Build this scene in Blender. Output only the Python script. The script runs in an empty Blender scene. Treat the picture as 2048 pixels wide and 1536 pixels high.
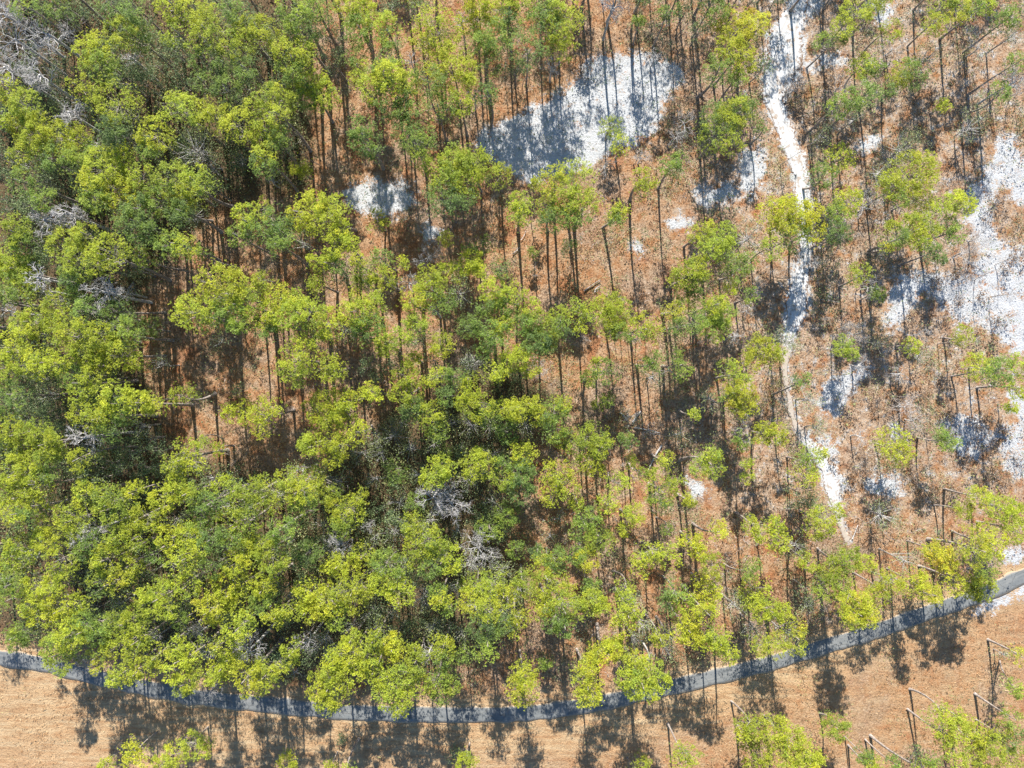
import bpy, math, random, re
import numpy as np

# ------------------------------------------------------------------ camera, sky, sun
H = 120.0                      # drone height above the ground (m)
F = 1400.0                     # focal length in photo pixels (photo 2048 x 1536)
CX, CY = 1018.0, 772.0         # straight-down point of the photo
scene = bpy.context.scene
C = scene.collection
cam_d = bpy.data.cameras.new('camera')
cam_d.sensor_width = 36.0
cam_d.lens = 36.0 * F / 2048.0
cam_d.clip_start = 1.0
cam_d.clip_end = 6000.0
cam = bpy.data.objects.new('camera', cam_d)
C.objects.link(cam)
OX, OY = (1024 - CX) / F * H, -(768 - CY) / F * H
cam.location = (0, 0, H)
cam_d.shift_x = (1024 - CX) / 2048.0
cam_d.shift_y = -(768 - CY) / 2048.0
cam.rotation_euler = (0, 0, 0)
scene.camera = cam

SUN_EL = math.radians(34.0)
SDX, SDY = 0.075, -1.0          # direction in which shadows fall on the ground
_n = math.hypot(SDX, SDY); SDX /= _n; SDY /= _n
world = bpy.data.worlds.new('World'); scene.world = world; world.use_nodes = True
wn = world.node_tree.nodes; wl = world.node_tree.links
sky = wn.new('ShaderNodeTexSky'); sky.sky_type = 'NISHITA'; sky.sun_disc = False
sky.sun_elevation = SUN_EL
sky.sun_rotation = math.atan2(-SDX, -SDY)
sky.air_density = 1.0; sky.dust_density = 0.1; sky.ozone_density = 4.5
wl.new(sky.outputs['Color'], wn['Background'].inputs['Color'])
wn['Background'].inputs['Strength'].default_value = 0.08
sd = bpy.data.lights.new('sun', 'SUN'); sd.energy = 5.0; sd.angle = math.radians(0.5)
sd.color = (1.0, 0.95, 0.86)
so = bpy.data.objects.new('sun', sd); C.objects.link(so)
from mathutils import Vector
so.rotation_euler = Vector((SDX * math.cos(SUN_EL), SDY * math.cos(SUN_EL), -math.sin(SUN_EL))).to_track_quat('-Z', 'Y').to_euler()
scene.view_settings.view_transform = 'Standard'
scene.view_settings.look = 'None'
scene.view_settings.gamma = 1.0
scene.view_settings.use_curve_mapping = False
scene.view_settings.exposure = 1.35
scene.render.engine = 'CYCLES'
scene.cycles.max_bounces = 5
scene.cycles.diffuse_bounces = 3
scene.cycles.transmission_bounces = 4

rng = np.random.default_rng(7)
random.seed(7)

def W(px, py, z=0.0):
    """point at height z seen at photo pixel (px, py)"""
    k = (H - z) / F
    return np.array([(px - CX) * k, -(py - CY) * k, z])

def PXY(x, y, z=0.0):
    k = F / (H - z)
    return x * k + CX, -y * k + CY

# ------------------------------------------------------------------ materials
def new_mat(name):
    m = bpy.data.materials.new(name); m.use_nodes = True
    nt = m.node_tree
    for n in list(nt.nodes): nt.nodes.remove(n)
    return m, nt.nodes, nt.links

def mix(nd, ln, fac, a, b, t='MIX'):
    n = nd.new('ShaderNodeMix'); n.data_type = 'RGBA'; n.blend_type = t
    for sock, v in ((n.inputs[0], fac), (n.inputs[6], a), (n.inputs[7], b)):
        if hasattr(v, 'links'): ln.new(v, sock)
        elif isinstance(v, (int, float)): sock.default_value = v
        else: sock.default_value = (*v, 1)
    return n.outputs[2]

def noise(nd, ln, scale, detail=4, rough=0.6, coord=None, dist=0.0):
    n = nd.new('ShaderNodeTexNoise'); n.inputs['Scale'].default_value = scale
    n.inputs['Detail'].default_value = detail; n.inputs['Roughness'].default_value = rough
    n.inputs['Distortion'].default_value = dist
    if coord is not None: ln.new(coord, n.inputs['Vector'])
    return n.outputs['Fac']

def ramp(nd, ln, v, lo, hi, o0=0.0, o1=1.0):
    n = nd.new('ShaderNodeMapRange'); n.interpolation_type = 'SMOOTHSTEP'
    ln.new(v, n.inputs[0])
    n.inputs[1].default_value = lo; n.inputs[2].default_value = hi
    n.inputs[3].default_value = o0; n.inputs[4].default_value = o1
    return n.outputs[0]

def mth(nd, ln, op, a, b):
    n = nd.new('ShaderNodeMath'); n.operation = op
    for i, v in enumerate((a, b)):
        if hasattr(v, 'links'): ln.new(v, n.inputs[i])
        else: n.inputs[i].default_value = v
    return n.outputs[0]

def attr(nd, name):
    n = nd.new('ShaderNodeAttribute'); n.attribute_name = name
    return n

def leaf_mat(name, stops, transl=0.3, rough=0.6, spec=0.25):
    """stops: colours along the 'hue' attribute 0..1; 'tint' varies brightness leaf by leaf"""
    m, nd, ln = new_mat(name)
    hue = attr(nd, 'hue'); tint = attr(nd, 'tint')
    cr = nd.new('ShaderNodeValToRGB')
    el = cr.color_ramp.elements
    while len(el) < len(stops): el.new(0.5)
    for i, (p, c) in enumerate(stops):
        el[i].position = p; el[i].color = (*c, 1)
    ln.new(hue.outputs['Fac'], cr.inputs[0])
    hsv = nd.new('ShaderNodeHueSaturation')
    ln.new(cr.outputs[0], hsv.inputs['Color'])
    ln.new(tint.outputs['Fac'], hsv.inputs['Value'])
    bs = nd.new('ShaderNodeBsdfPrincipled'); bs.inputs['Roughness'].default_value = rough
    bs.inputs['Specular IOR Level'].default_value = spec
    ln.new(hsv.outputs[0], bs.inputs['Base Color'])
    tr = nd.new('ShaderNodeBsdfTranslucent')
    lift = nd.new('ShaderNodeGamma'); lift.inputs[1].default_value = 0.72      # light that passes through a leaf is paler than what it reflects
    ln.new(hsv.outputs[0], lift.inputs[0]); ln.new(lift.outputs[0], tr.inputs['Color'])
    ms = nd.new('ShaderNodeMixShader'); ms.inputs[0].default_value = transl
    ln.new(bs.outputs[0], ms.inputs[1]); ln.new(tr.outputs[0], ms.inputs[2])
    out = nd.new('ShaderNodeOutputMaterial'); ln.new(ms.outputs[0], out.inputs[0])
    return m

M_NEEDLE = leaf_mat('pine_needles', [(0.0, (0.14, 0.205, 0.09)), (0.3, (0.255, 0.36, 0.075)), (0.6, (0.47, 0.525, 0.052)),
                                     (0.85, (0.60, 0.585, 0.055)), (1.0, (0.63, 0.47, 0.07))], 0.48, 0.5, 0.5)
M_LEAF = leaf_mat('evergreen_leaves', [(0.0, (0.085, 0.14, 0.075)), (0.5, (0.19, 0.245, 0.105)), (1.0, (0.35, 0.34, 0.15))], 0.35, 0.55, 0.25)
M_THIN = leaf_mat('thin_crown_leaves', [(0.0, (0.15, 0.19, 0.12)), (0.5, (0.22, 0.26, 0.11)), (1.0, (0.30, 0.31, 0.12))], 0.25)
M_RUST = leaf_mat('rust_leaves', [(0.0, (0.10, 0.055, 0.035)), (0.5, (0.25, 0.15, 0.085)), (1.0, (0.42, 0.31, 0.20))], 0.2)
M_STRAW = leaf_mat('dry_grass', [(0.0, (0.15, 0.08, 0.04)), (0.5, (0.38, 0.225, 0.11)), (1.0, (0.55, 0.41, 0.25))], 0.2)

def bark_mat(name, c0, c1, scale=6.0):
    m, nd, ln = new_mat(name)
    tc = nd.new('ShaderNodeTexCoord')
    mp = nd.new('ShaderNodeMapping'); mp.inputs['Scale'].default_value = (1, 1, 0.3)
    ln.new(tc.outputs['Object'], mp.inputs[0])
    f = noise(nd, ln, scale, 5, 0.7, mp.outputs[0])
    col = mix(nd, ln, ramp(nd, ln, f, 0.35, 0.65), c0, c1)
    bs = nd.new('ShaderNodeBsdfPrincipled'); bs.inputs['Roughness'].default_value = 0.85
    ln.new(col, bs.inputs['Base Color'])
    bp = nd.new('ShaderNodeBump'); bp.inputs['Strength'].default_value = 0.6; bp.inputs['Distance'].default_value = 0.05
    ln.new(f, bp.inputs['Height']); ln.new(bp.outputs[0], bs.inputs['Normal'])
    out = nd.new('ShaderNodeOutputMaterial'); ln.new(bs.outputs[0], out.inputs[0])
    return m
M_BARK = bark_mat('pine_bark', (0.15, 0.12, 0.105), (0.34, 0.295, 0.265))
M_TWIG = bark_mat('pine_branch_bark', (0.20, 0.17, 0.15), (0.36, 0.32, 0.29))
M_GREY = bark_mat('weathered_wood', (0.30, 0.285, 0.28), (0.52, 0.50, 0.49))
M_DARKB = bark_mat('oak_bark', (0.14, 0.12, 0.11), (0.30, 0.27, 0.25))

# ------------------------------------------------------------------ helpers
def tagp(o, **k):
    for a, b in k.items():
        if b is not None: o[a] = b

def mesh_obj(name, verts, faces, mat, parent=None, attrs=None, smooth=False, loc=None):
    """faces: (n,4) or (n,3) int array"""
    me = bpy.data.meshes.new(name)
    verts = np.asarray(verts, dtype=np.float32); faces = np.asarray(faces, dtype=np.int32)
    k = faces.shape[1]
    me.vertices.add(len(verts)); me.vertices.foreach_set('co', verts.ravel())
    me.loops.add(faces.size); me.loops.foreach_set('vertex_index', faces.ravel())
    me.polygons.add(len(faces)); me.polygons.foreach_set('loop_start', np.arange(len(faces), dtype=np.int32) * k)
    me.update(calc_edges=True)
    if attrs:
        for an, av in attrs.items():
            a = me.attributes.new(an, 'FLOAT', 'POINT'); a.data.foreach_set('value', np.asarray(av, dtype=np.float32))
    if smooth: me.polygons.foreach_set('use_smooth', np.ones(len(faces), dtype=bool))
    me.materials.append(mat)
    o = bpy.data.objects.new(name, me); C.objects.link(o)
    if parent is not None: o.parent = parent
    if loc is not None: o.location = loc
    return o

def empty(name, loc):
    o = bpy.data.objects.new(name, None); C.objects.link(o)
    o.location = [float(v) for v in loc]; o.empty_display_size = 0.3
    return o

def unit(v):
    return v / np.maximum(np.linalg.norm(v, axis=-1, keepdims=True), 1e-6)

def tufts(cen, nrm, k, L, w, spread=0.9):
    """needle tufts: k kites radiating from every centre; returns verts, quads"""
    n = len(cen)
    r = unit(rng.normal(size=(n, k, 3)))
    d = unit(nrm[:, None, :] * (1 - 0.35 * spread) + r * spread)
    Ls = L * rng.uniform(0.65, 1.25, (n, k, 1))
    side = unit(np.cross(d, unit(rng.normal(size=(n, k, 3)))))
    c = cen[:, None, :]
    v = np.stack([c + 0 * d, c + d * Ls * 0.6 + side * w, c + d * Ls, c + d * Ls * 0.6 - side * w], axis=2)
    v = v.reshape(-1, 3)
    f = np.arange(n * k * 4, dtype=np.int32).reshape(-1, 4)
    return v, f

def leaves(cen, k, s, spread):
    """small broad leaves: k quads scattered around every centre"""
    n = len(cen)
    c = cen[:, None, :] + rng.normal(size=(n, k, 3)) * spread
    a = unit(rng.normal(size=(n, k, 3))); b = unit(np.cross(a, rng.normal(size=(n, k, 3))))
    ss = s * rng.uniform(0.6, 1.3, (n, k, 1))
    a = a * ss; b = b * ss * 0.6
    v = np.stack([c - a, c + b, c + a, c - b], axis=2).reshape(-1, 3)
    return v, np.arange(n * k * 4, dtype=np.int32).reshape(-1, 4)

class Tubes:
    def __init__(s): s.v = []; s.f = []; s.n = 0
    def add(s, pts, rad, sides=6, cap=True):
        pts = np.asarray(pts, float); m = len(pts)
        rad = np.broadcast_to(np.asarray(rad, float), (m,))
        t = unit(np.gradient(pts, axis=0))
        ref = np.array([1.0, 0, 0]) if abs(t[0][0]) < 0.8 else np.array([0, 1.0, 0])
        a = unit(np.cross(t, ref)); b = np.cross(t, a)
        ang = np.linspace(0, 2 * np.pi, sides, endpoint=False)
        ring = pts[:, None, :] + rad[:, None, None] * (np.cos(ang)[None, :, None] * a[:, None, :] + np.sin(ang)[None, :, None] * b[:, None, :])
        s.v.append(ring.reshape(-1, 3))
        i = np.arange(m - 1)[:, None] * sides; j = np.arange(sides)[None, :]; j2 = (j + 1) % sides
        q = np.stack([i + j, i + j2, i + sides + j2, i + sides + j], axis=-1).reshape(-1, 4) + s.n
        s.f.append(q); s.n += m * sides
        if cap and sides >= 4:
            for base in (0, (m - 1) * sides):
                for k in range(1, sides - 2, 2):
                    s.f.append(np.array([[0, k, k + 1, k + 2]]) + base + s.n - m * sides)
    def get(s): return np.concatenate(s.v), np.concatenate(s.f)
    def build(s, name, mat, parent=None, **k):
        v, f = s.get(); return mesh_obj(name, v, f, mat, parent, smooth=True, **k)

def bezier(p0, p1, bow, n):
    """gently bowed line"""
    t = np.linspace(0, 1, n)[:, None]
    p0 = np.asarray(p0, float); p1 = np.asarray(p1, float)
    return p0 * (1 - t) + p1 * t + np.asarray(bow, float) * (4 * t * (1 - t))

# ------------------------------------------------------------------ what grows where (photo tiles of 512 x 384 px, 4x enlarged, /10)
# x,y,r and a letter: y/Y/g/G/o pines by colour, d dark evergreen, s thin grey-green crown, b bare tree, k rusty scrub; number = height
TILES = {
(0, 0): """90,6,14g 108,6,12g 140,6,15y 158,8,13y 164,16,11y 185,7,12g 200,20,10y 142,27,13y 166,30,14y 188,33,15y 96,26,13y 111,29,13g
 74,40,15y 80,52,15g 62,12,11d 47,6,11g 33,6,10d 64,70,11y 93,82,19y 142,42,12d 162,48,11g 180,52,11g 196,56,10g 125,52,9d 120,64,9d
 162,65,10g 182,72,12g 144,87,15y 170,93,14y 190,100,14y 202,88,9y 124,108,15y 120,120,10g 154,118,19s16 138,144,15y 156,144,13y
 83,134,17y 96,126,12y 74,124,9g 30,108,18y 48,110,14y 62,108,11y 90,105,13g 6,72,13y 20,84,13y 17,98,11y 2,95,8y 20,124,13y 40,126,12g
 56,128,11g 18,146,12g 6,140,10d 34,143,11d 96,146,15y 113,140,11y 70,148,11y 44,72,12d 100,62,11d 112,56,9d 20,5,10g
 8,29,22b15 6,13,15b15 6,56,15b14 42,29,15b12 35,62,15b10 60,93,11b12 106,48,8b12""",
(512, 0): """6,25,12y 33,7,16g 50,6,12g 38,26,14g 56,23,12d12 78,6,14y 86,12,10y 83,24,11g 30,43,15y 44,65,11y 54,76,11y 30,56,11g 62,46,11d12
 79,47,9g 8,78,13y 20,79,11y 18,93,10y 6,105,13y 15,110,11g 6,123,10y 40,76,11g 106,23,11y 106,33,9g 85,60,10y 108,62,15y 101,56,11g
 95,70,11y 120,70,11y 109,82,16g 120,90,10g 144,23,18y 133,30,10y 156,56,18y 148,51,10y 138,64,12g 142,86,11g 154,87,8g 164,83,9y
 168,60,9y 179,13,15y 190,30,13g 180,34,11g 185,50,12g 185,75,8g 195,6,12y 201,18,10g 84,103,10g 88,114,12g 120,106,11g 131,112,12g
 133,125,8y 160,137,16y 146,136,11y 174,133,14y 158,126,11y 152,147,12y 170,147,12y 196,140,8y 36,133,8y8 6,133,11g 22,118,9d9
 108,6,10d8 133,6,11d8 124,48,9b7 12,144,6b6 174,76,9b8 165,18,7b10""",
(1024, 0): """6,6,12y 28,6,14y 25,18,13g 46,13,10y 38,26,11y 40,38,11y 12,39,14g 2,56,9d 88,6,9g 124,7,11g 138,11,8d 162,6,12g 150,24,9d8 56,13,6d8
 102,18,6g8 178,23,17o 190,20,12o 200,19,9o 176,42,15y 185,48,13y 164,56,14g 182,62,7g 200,54,9d9 165,96,16g 178,90,15y 168,106,20y
 186,87,12g 200,102,6g8 79,102,10y6 88,116,9y7 50,144,15y 33,146,12y 19,147,5y8 106,144,10y 130,132,12g12 32,53,9b8 139,96,11b5
 76,129,9b5 115,44,6b6 130,90,12k3 56,56,10k3 80,5,11b12 134,108,9b4 104,125,9b5""",
(1536, 0): """70,10,13y 60,21,10y 57,31,7g 44,33,6g 90,2,8y 98,25,9y11 140,6,12g 134,19,10y 152,8,12y 164,6,9g 174,5,8y 195,13,10g 188,17,8g
 76,54,11y9 86,52,8g9 115,60,13g 105,60,10y 78,77,13g 68,80,10g 56,85,10g 70,95,9s 96,72,6g 201,25,11s 200,50,9g 185,74,9g
 44,108,9s7 56,128,13y9 44,140,11g9 115,140,20y 125,133,12y 100,148,12y 142,84,6y5 129,45,15s7 104,35,12b5 62,66,12b5
 162,101,15s6 106,120,18s6 23,68,10b4 198,65,12b8 90,138,12s6 173,35,10b6 28,60,8b3 18,75,7k2 30,90,8k2 48,64,7k2""",
(0, 384): """13,30,13y 18,38,9g 76,6,13g 96,6,15y 110,12,12g 105,26,14g 115,33,12g 130,6,15g 145,16,12g 145,6,12y 137,42,13g 147,43,10y 160,48,6g
 52,43,15y 70,34,11y 88,48,16y 60,56,16y 76,56,12y 56,68,10g 115,52,8y 13,60,17y 5,56,12y 20,72,13y 12,78,14g 26,54,7g 48,90,14y
 62,86,12g 70,95,13g 90,88,11y 95,96,12g 20,108,12y 30,100,11y 48,109,13y 62,115,15y 78,113,12y 70,128,13y 100,112,12g 120,108,9g8
 8,125,16y 18,133,13y 6,142,13y 33,136,13y 46,138,11y 96,128,15y 82,133,12y 106,137,8y 127,137,9s9 70,147,11y 56,148,11g
 196,20,11y 201,30,9g 190,35,9g 175,76,20y 165,86,13y 158,96,17y 145,96,10y 190,76,15y 196,86,14y 184,95,14g 192,104,11g 168,104,10g
 176,120,8s8 4,6,11d 33,6,11g 20,10,10d 40,24,12b14 62,20,11b14 85,80,15b12 36,70,10b12 37,80,8b11 8,95,7b10 100,80,9b9""",
(512, 384): """40,15,15y 46,5,7y 60,15,15y 52,23,15y 38,24,9y 68,30,8y 17,23,13g 12,33,13g 6,13,8y 23,34,12g 35,39,10s 18,43,8g 66,42,13y 74,40,7y
 97,23,9y9 150,6,14g 164,6,12g 50,56,9y 51,72,10y 65,59,8g 68,70,11d8 82,56,8y 100,53,9g 85,65,12g 104,69,10y 88,77,13y 118,57,6y7
 151,38,6y7 172,56,9y10 182,43,9g10 170,46,6g8 178,62,8y11 164,63,10y11 140,69,12y 150,64,8y 138,80,14y 148,88,13g 125,86,11Y
 162,80,13s 196,62,8g 194,80,15y 185,90,11g 200,90,11g 18,85,13y 12,100,14y 30,87,10y 28,98,12y 7,109,11g 5,70,8y 43,96,12y
 60,106,14y 70,110,11s 45,114,11g 80,95,14y 93,92,12y 90,105,14g 85,115,12g 106,120,10y 101,126,6y 130,104,10y 121,112,10y
 130,118,10d8 148,122,11y 170,108,10g 190,115,13g 198,108,10y 185,125,9g 125,133,7y 35,131,16y 30,142,15y 56,140,13y 64,145,10y
 120,147,12y 142,148,9y 156,147,9g 170,150,7y 190,144,10y 201,135,8y 175,135,12s8 142,135,11d7 90,140,11d7 110,138,10d7 98,150,8d7
 137,50,12b6 122,72,9b7 143,96,5b12 170,139,9b9""",
(1024, 384): """6,10,10y 6,19,10y 31,10,12y 29,23,11g 36,18,10g 52,6,12y 54,16,11g 47,23,8g 64,6,9y 85,16,9y 83,21,8g 45,44,6g5 16,48,4g4
 152,32,11y 164,43,14y 170,36,11y 190,36,16s 178,61,12g 185,56,11g 175,76,7y 140,64,13y 150,62,11y 148,74,11g 133,70,8y 137,86,8g
 192,83,7g 156,96,13G 168,100,12G 161,108,13G 145,105,11g 130,96,10y 134,108,8g 164,90,9y 198,124,12y 193,135,9y 173,144,10y
 183,150,9y 106,106,11y 112,112,9y 100,118,7g 114,133,8g 109,140,8g 132,130,6g 135,142,9g 127,142,8s 113,148,11s8 56,94,11y 64,100,11y
 78,90,12y 85,98,13y 78,106,12y 86,111,8g 54,109,6y 37,100,11y 15,94,8y 6,105,12g 17,105,11g 29,115,11y 19,120,12g 6,83,9y 40,109,9g
 6,133,11y 15,142,8y 23,123,11g 76,144,11g 69,140,8y 62,149,7G9 23,140,12b5 200,76,8b4 190,95,8b4 180,116,7b8""",
(1536, 384): """6,18,15Y 20,19,16Y 33,20,13Y 36,33,11Y 20,36,13g 56,34,11g 64,8,12y 56,16,10g 4,45,10y 115,26,11y 127,28,11y 120,38,10y 106,36,8g
 100,29,6y 97,43,6y 130,44,8g 145,26,7g 150,34,8g 136,52,7g 156,9,11y 142,11,9y 120,6,12y 105,5,8g 74,66,10y8 87,82,7g7 60,124,9G7
 66,129,6G7 5,130,10y 13,118,12s9 20,120,8s9 90,121,10s5 115,124,7y6 157,115,9y7 122,130,8s5 168,140,12y 185,143,13g 200,138,10y
 27,150,6g5 83,10,15b6 162,48,16b6 175,35,12b6 85,75,10b6 70,112,12b6 76,138,8b5 125,113,8b4 108,145,9b5 185,10,12k3 155,66,6k2
 187,103,8k2 156,88,6k2 144,98,7k2 182,120,6k2 192,62,6k2 200,52,8k2 118,100,7k2 134,70,7k2 40,55,6b3 60,92,6k2 148,118,6k2 172,84,6k2""",
(0, 768): """64,7,13y 66,25,11y 75,28,12y 93,11,14y 110,13,11y 96,22,12g 85,25,12y 120,18,8y 88,35,12g 146,9,10y11 35,9,11s14 12,8,13g 40,22,12d
 6,25,8g 10,38,14y 25,37,12y 35,47,13y 18,50,13y 42,53,8y 4,48,10g 64,61,10y 60,70,10d 10,70,15y 23,66,12y 30,78,13y 8,85,13y
 22,87,12y 12,100,13y 31,96,10y 38,70,10g 20,108,10g 82,63,11d7 103,56,9s8 90,50,11d7 120,44,10s8 148,54,11y 140,65,11y 154,64,9y
 160,47,6y10 175,52,6y8 142,83,11y 131,90,12y 150,88,10y 70,88,12y 87,91,12y 107,86,8y 90,100,14y 56,105,13y 60,115,11y 117,106,12y
 107,112,11y 36,114,9y 38,126,11y 70,129,14g 94,123,12y 110,123,10y 17,132,14y 10,142,12y 50,140,14y 85,140,13y 105,145,11y
 135,122,11y 150,120,11y 156,133,11y 145,143,13y 125,135,8g 170,95,12g 180,83,11y 195,95,13y 200,85,10y 160,106,12g 185,108,12y
 198,112,12y 170,124,11g 185,123,11g 195,130,11y 190,143,12y 170,144,11g 184,23,10y10 199,25,10y10 195,17,9y10 190,4,5d3
 72,43,12b14 70,118,11b14 95,68,6b5""",
(512, 768): """5,23,11y 10,18,10y 4,35,8y 56,16,13y 48,20,12y 72,14,11y 70,22,11y 91,7,9y 60,30,15y 82,38,9y 56,45,15y 68,48,11y 44,50,10y 62,59,10y
 120,7,13y 125,20,10g 140,26,13y 143,36,11g 152,10,8g 170,6,10y 180,17,13y 168,16,10y 185,26,11g 202,20,10y 201,38,9g 110,42,15s5
 100,56,12s5 123,52,12s5 112,70,11g6 95,76,10s5 148,66,11y 142,74,11y 178,65,14y 170,78,12s 185,56,9s 200,78,11y 198,64,8g 33,69,11s
 48,74,9y 25,76,10y 6,85,12y 10,95,11y 35,85,12y 48,85,11y 38,95,12g 62,86,6y 63,96,8y 82,92,8y 74,104,13y 68,113,11g 22,115,12g
 115,96,13s6 128,96,9g6 110,120,14s6 126,113,11y 134,126,15y 143,126,10y 130,138,12y 155,140,12y 140,145,11g 13,140,14y 42,135,12g
 65,146,12y 85,138,11y 105,144,13g 5,130,10y 190,95,13s8 187,115,11g8 201,105,11g8 100,100,11d5 150,56,9g7 95,40,9s5
 143,90,13b9 156,96,18b9 178,134,17b8 67,127,11b9 91,114,6b7""",
(1024, 768): """5,22,8y 15,16,8y 23,26,10y 33,24,12g 40,16,8y 33,35,11g 70,15,6G7 77,12,6g7 182,8,13Y 185,17,12Y 173,13,9g 160,12,12s8 146,23,5y
 135,40,11s5 9,56,11y 6,70,13g 8,85,12g 53,48,14y 65,42,12y 60,64,10y 36,44,6y 75,47,6y 70,52,8y 93,46,8g 96,63,5y 123,62,8y 36,72,13y
 44,80,11y 33,87,11y 68,70,7y 52,95,7y 86,79,10y 105,72,6y 113,72,5y 118,86,13y 129,79,9y 118,96,10g 76,96,9y 97,104,9y 143,93,6y
 158,56,9y 160,66,11y 150,68,8y 188,63,5y 189,74,5y 200,40,9y 183,45,8g 164,117,9y 192,113,8y 198,120,7y 62,108,11g 55,116,10g
 70,126,13G 60,140,10Y 52,138,8G 90,117,5y 124,116,5g 143,127,9Y 150,134,8Y 110,135,11y 125,138,11y 103,144,10y 160,144,10y 190,148,9g
 35,140,11g 25,145,11y 4,133,8g7 20,134,6g7 95,26,10b3 110,37,8b2 185,36,8b4 172,137,8k2 38,108,8s4 30,122,7s3""",
(1536, 768): """33,13,11s8 40,35,9s7 6,40,11y 33,59,11g8 42,56,6y8 29,74,11y7 25,87,13d7 34,98,9d7 44,110,12y 38,117,8y 56,102,7y 100,48,15y8 108,56,11y8
 140,40,6g9 143,46,7g9 148,48,6g9 170,90,9y 156,102,8y 185,98,13y 195,106,12y 170,120,12y 165,135,13y 180,128,12y 198,118,11y 175,145,11g
 138,137,11o 130,134,6o 143,143,9o 110,142,12s11 62,143,11y 50,148,10y 68,135,6y 78,144,8y 6,112,8y 8,125,11y 24,130,11s8 31,142,8y
 92,106,14s6 195,18,5y4 200,4,10y 115,19,12b5 75,43,8b5 120,29,9b5 65,25,7k2 90,15,9k2 125,8,8k2 170,35,9k2 175,50,9k2 148,36,7k2
 160,60,6k2 66,75,7k2 80,62,7k2 118,68,9k3 150,85,8k2 185,75,9k2 200,60,7k2 192,40,7k2 104,15,8k2 142,22,8k2 55,60,6k2""",
(0, 1152): """10,6,11g 2,22,6g 30,10,13y 45,6,11y 25,20,12y 45,24,15y 35,33,12y 60,22,11y 56,33,11y 68,40,13g 56,48,13y 45,56,12y 62,56,11g
 48,68,11y 80,44,10g 78,60,8g 15,45,9g 12,50,10g 95,6,11y 80,6,11g 128,10,11y 120,20,12y 133,26,10y 108,33,12y 95,40,13y 110,48,12y
 95,56,12y 108,60,9y 143,35,7g 150,8,11y 165,26,12Y 180,10,14y 190,20,12y 172,32,8Y 190,43,13y 195,36,9y 175,56,8y 140,58,10y
 150,64,11y 126,64,10y 114,76,11y 104,78,8y 96,79,9y 140,76,11y 150,82,11y 145,88,8y 178,72,12y 186,68,9y 196,78,11y 198,88,9y
 172,80,9y 78,72,6y 90,83,6y 106,140,9y9 108,148,10y9 155,135,11y9 142,143,11y9 164,140,7y9 85,152,6y7 130,150,8y9
 161,44,8b10 168,59,7b10 199,59,14b9 168,92,9b8 124,49,6b8 66,76,8b7 94,22,6b8""",
(512, 1152): """6,6,12y 5,20,10g 15,32,10y 22,31,7y 43,13,13y 56,22,14y 47,24,11y 40,29,10y 70,13,13y 85,8,10y 80,20,11y 65,33,11g 111,6,12y 115,15,11y
 100,6,10y 148,20,9y 145,13,8g 154,24,8g 175,8,13y 190,5,12y 173,20,12y 185,26,12y 198,16,11y 180,40,12g 195,38,10g 187,48,11g
 184,62,9g 202,30,9s 166,62,9g9 28,58,8y 30,66,6y 7,80,12y 4,88,8y 18,75,8y 2,73,8y 76,51,8y 96,48,8y 92,54,8y 110,56,11Y 108,62,8Y
 127,58,5y 75,62,12y 62,68,10y 88,65,11y 60,78,11y 76,75,13y 94,76,11y 50,88,11y 64,92,13y 56,101,10y 100,80,11y 110,87,12y 106,96,12y
 117,96,11y 115,105,8y 118,78,11y 128,70,9y 130,87,10y 145,85,11y 150,78,9y 148,94,9y 156,88,7y 148,56,10y 150,64,8g 25,150,8y6
 168,150,9y7 158,143,6d2 68,131,4d1 60,152,5y5 41,52,10b9 139,64,9b10 133,16,9b6 60,64,8b5 128,34,9d6 118,44,9d6 150,40,9d6 95,30,9d6
 20,12,9d6 30,78,8s4 72,158,8y""",
(1024, 1152): """10,6,11y 30,8,15y 23,17,10y 40,15,12y 45,23,12y 25,26,10y 34,33,12g 6,33,9y 42,40,9g 2,42,8y 64,8,8g 65,20,11y 56,26,8y 70,23,9y
 90,10,9y 92,20,9y 98,23,11s 90,29,10y 88,40,10y 100,33,9y 105,42,10s 98,52,9s 130,12,10g 125,23,9g 138,20,9y 156,6,11Y 160,13,8Y
 154,20,8Y 156,29,9Y 142,38,11Y 137,45,9Y 145,50,8Y 125,48,9s 124,60,10s 118,50,7y 180,25,13s 195,10,12y 190,17,9y 200,28,10y
 164,48,11y 170,56,11y 174,64,8y 160,56,9y 196,44,12s 200,56,9y 72,62,11y 86,60,10y 65,64,7y 80,56,8y 100,68,8y 110,74,11y 92,82,10y
 102,86,12y 116,86,11y 110,93,8y 96,94,7y 10,76,11Y 13,86,12Y 5,90,10Y 9,98,8Y 60,75,9Y 56,80,8Y 62,90,11Y 64,96,9Y 56,97,8Y 27,69,5g4
 195,120,11y 190,130,10y 198,140,12y 186,125,8y 195,150,9y 140,143,11y 135,150,9y 104,149,6y 110,64,5b9 100,162,8y 28,8,6b9""",
(1536, 1152): """3,26,9y 10,28,9y 15,46,13s12 6,54,12y 23,56,8y 22,42,8y 35,24,14s10 44,10,12y 56,6,12y 33,13,11d9 64,20,8y 70,26,13Y 80,33,9Y 68,34,10Y
 76,20,8y 88,16,10y 96,6,11y 100,5,9s 117,6,12y 129,12,9Y 134,20,5Y 150,6,10o 162,6,12y 172,10,10y 165,13,6y 6,123,12y 16,130,13y
 25,140,13y 30,148,13y 38,148,9y 10,143,12y 54,121,12G8 78,144,6g 85,150,6y 101,149,6g 130,149,8g 138,108,7y 139,120,9y 150,113,8y
 148,125,12y 150,140,12y 165,125,11y 175,133,11y 180,143,12y 165,145,11y 195,113,8g 195,130,12g 198,143,11y 188,123,8y 198,90,8g7
 203,65,7y 190,64,6s4 128,157,9y 86,160,9y""",
}
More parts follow.
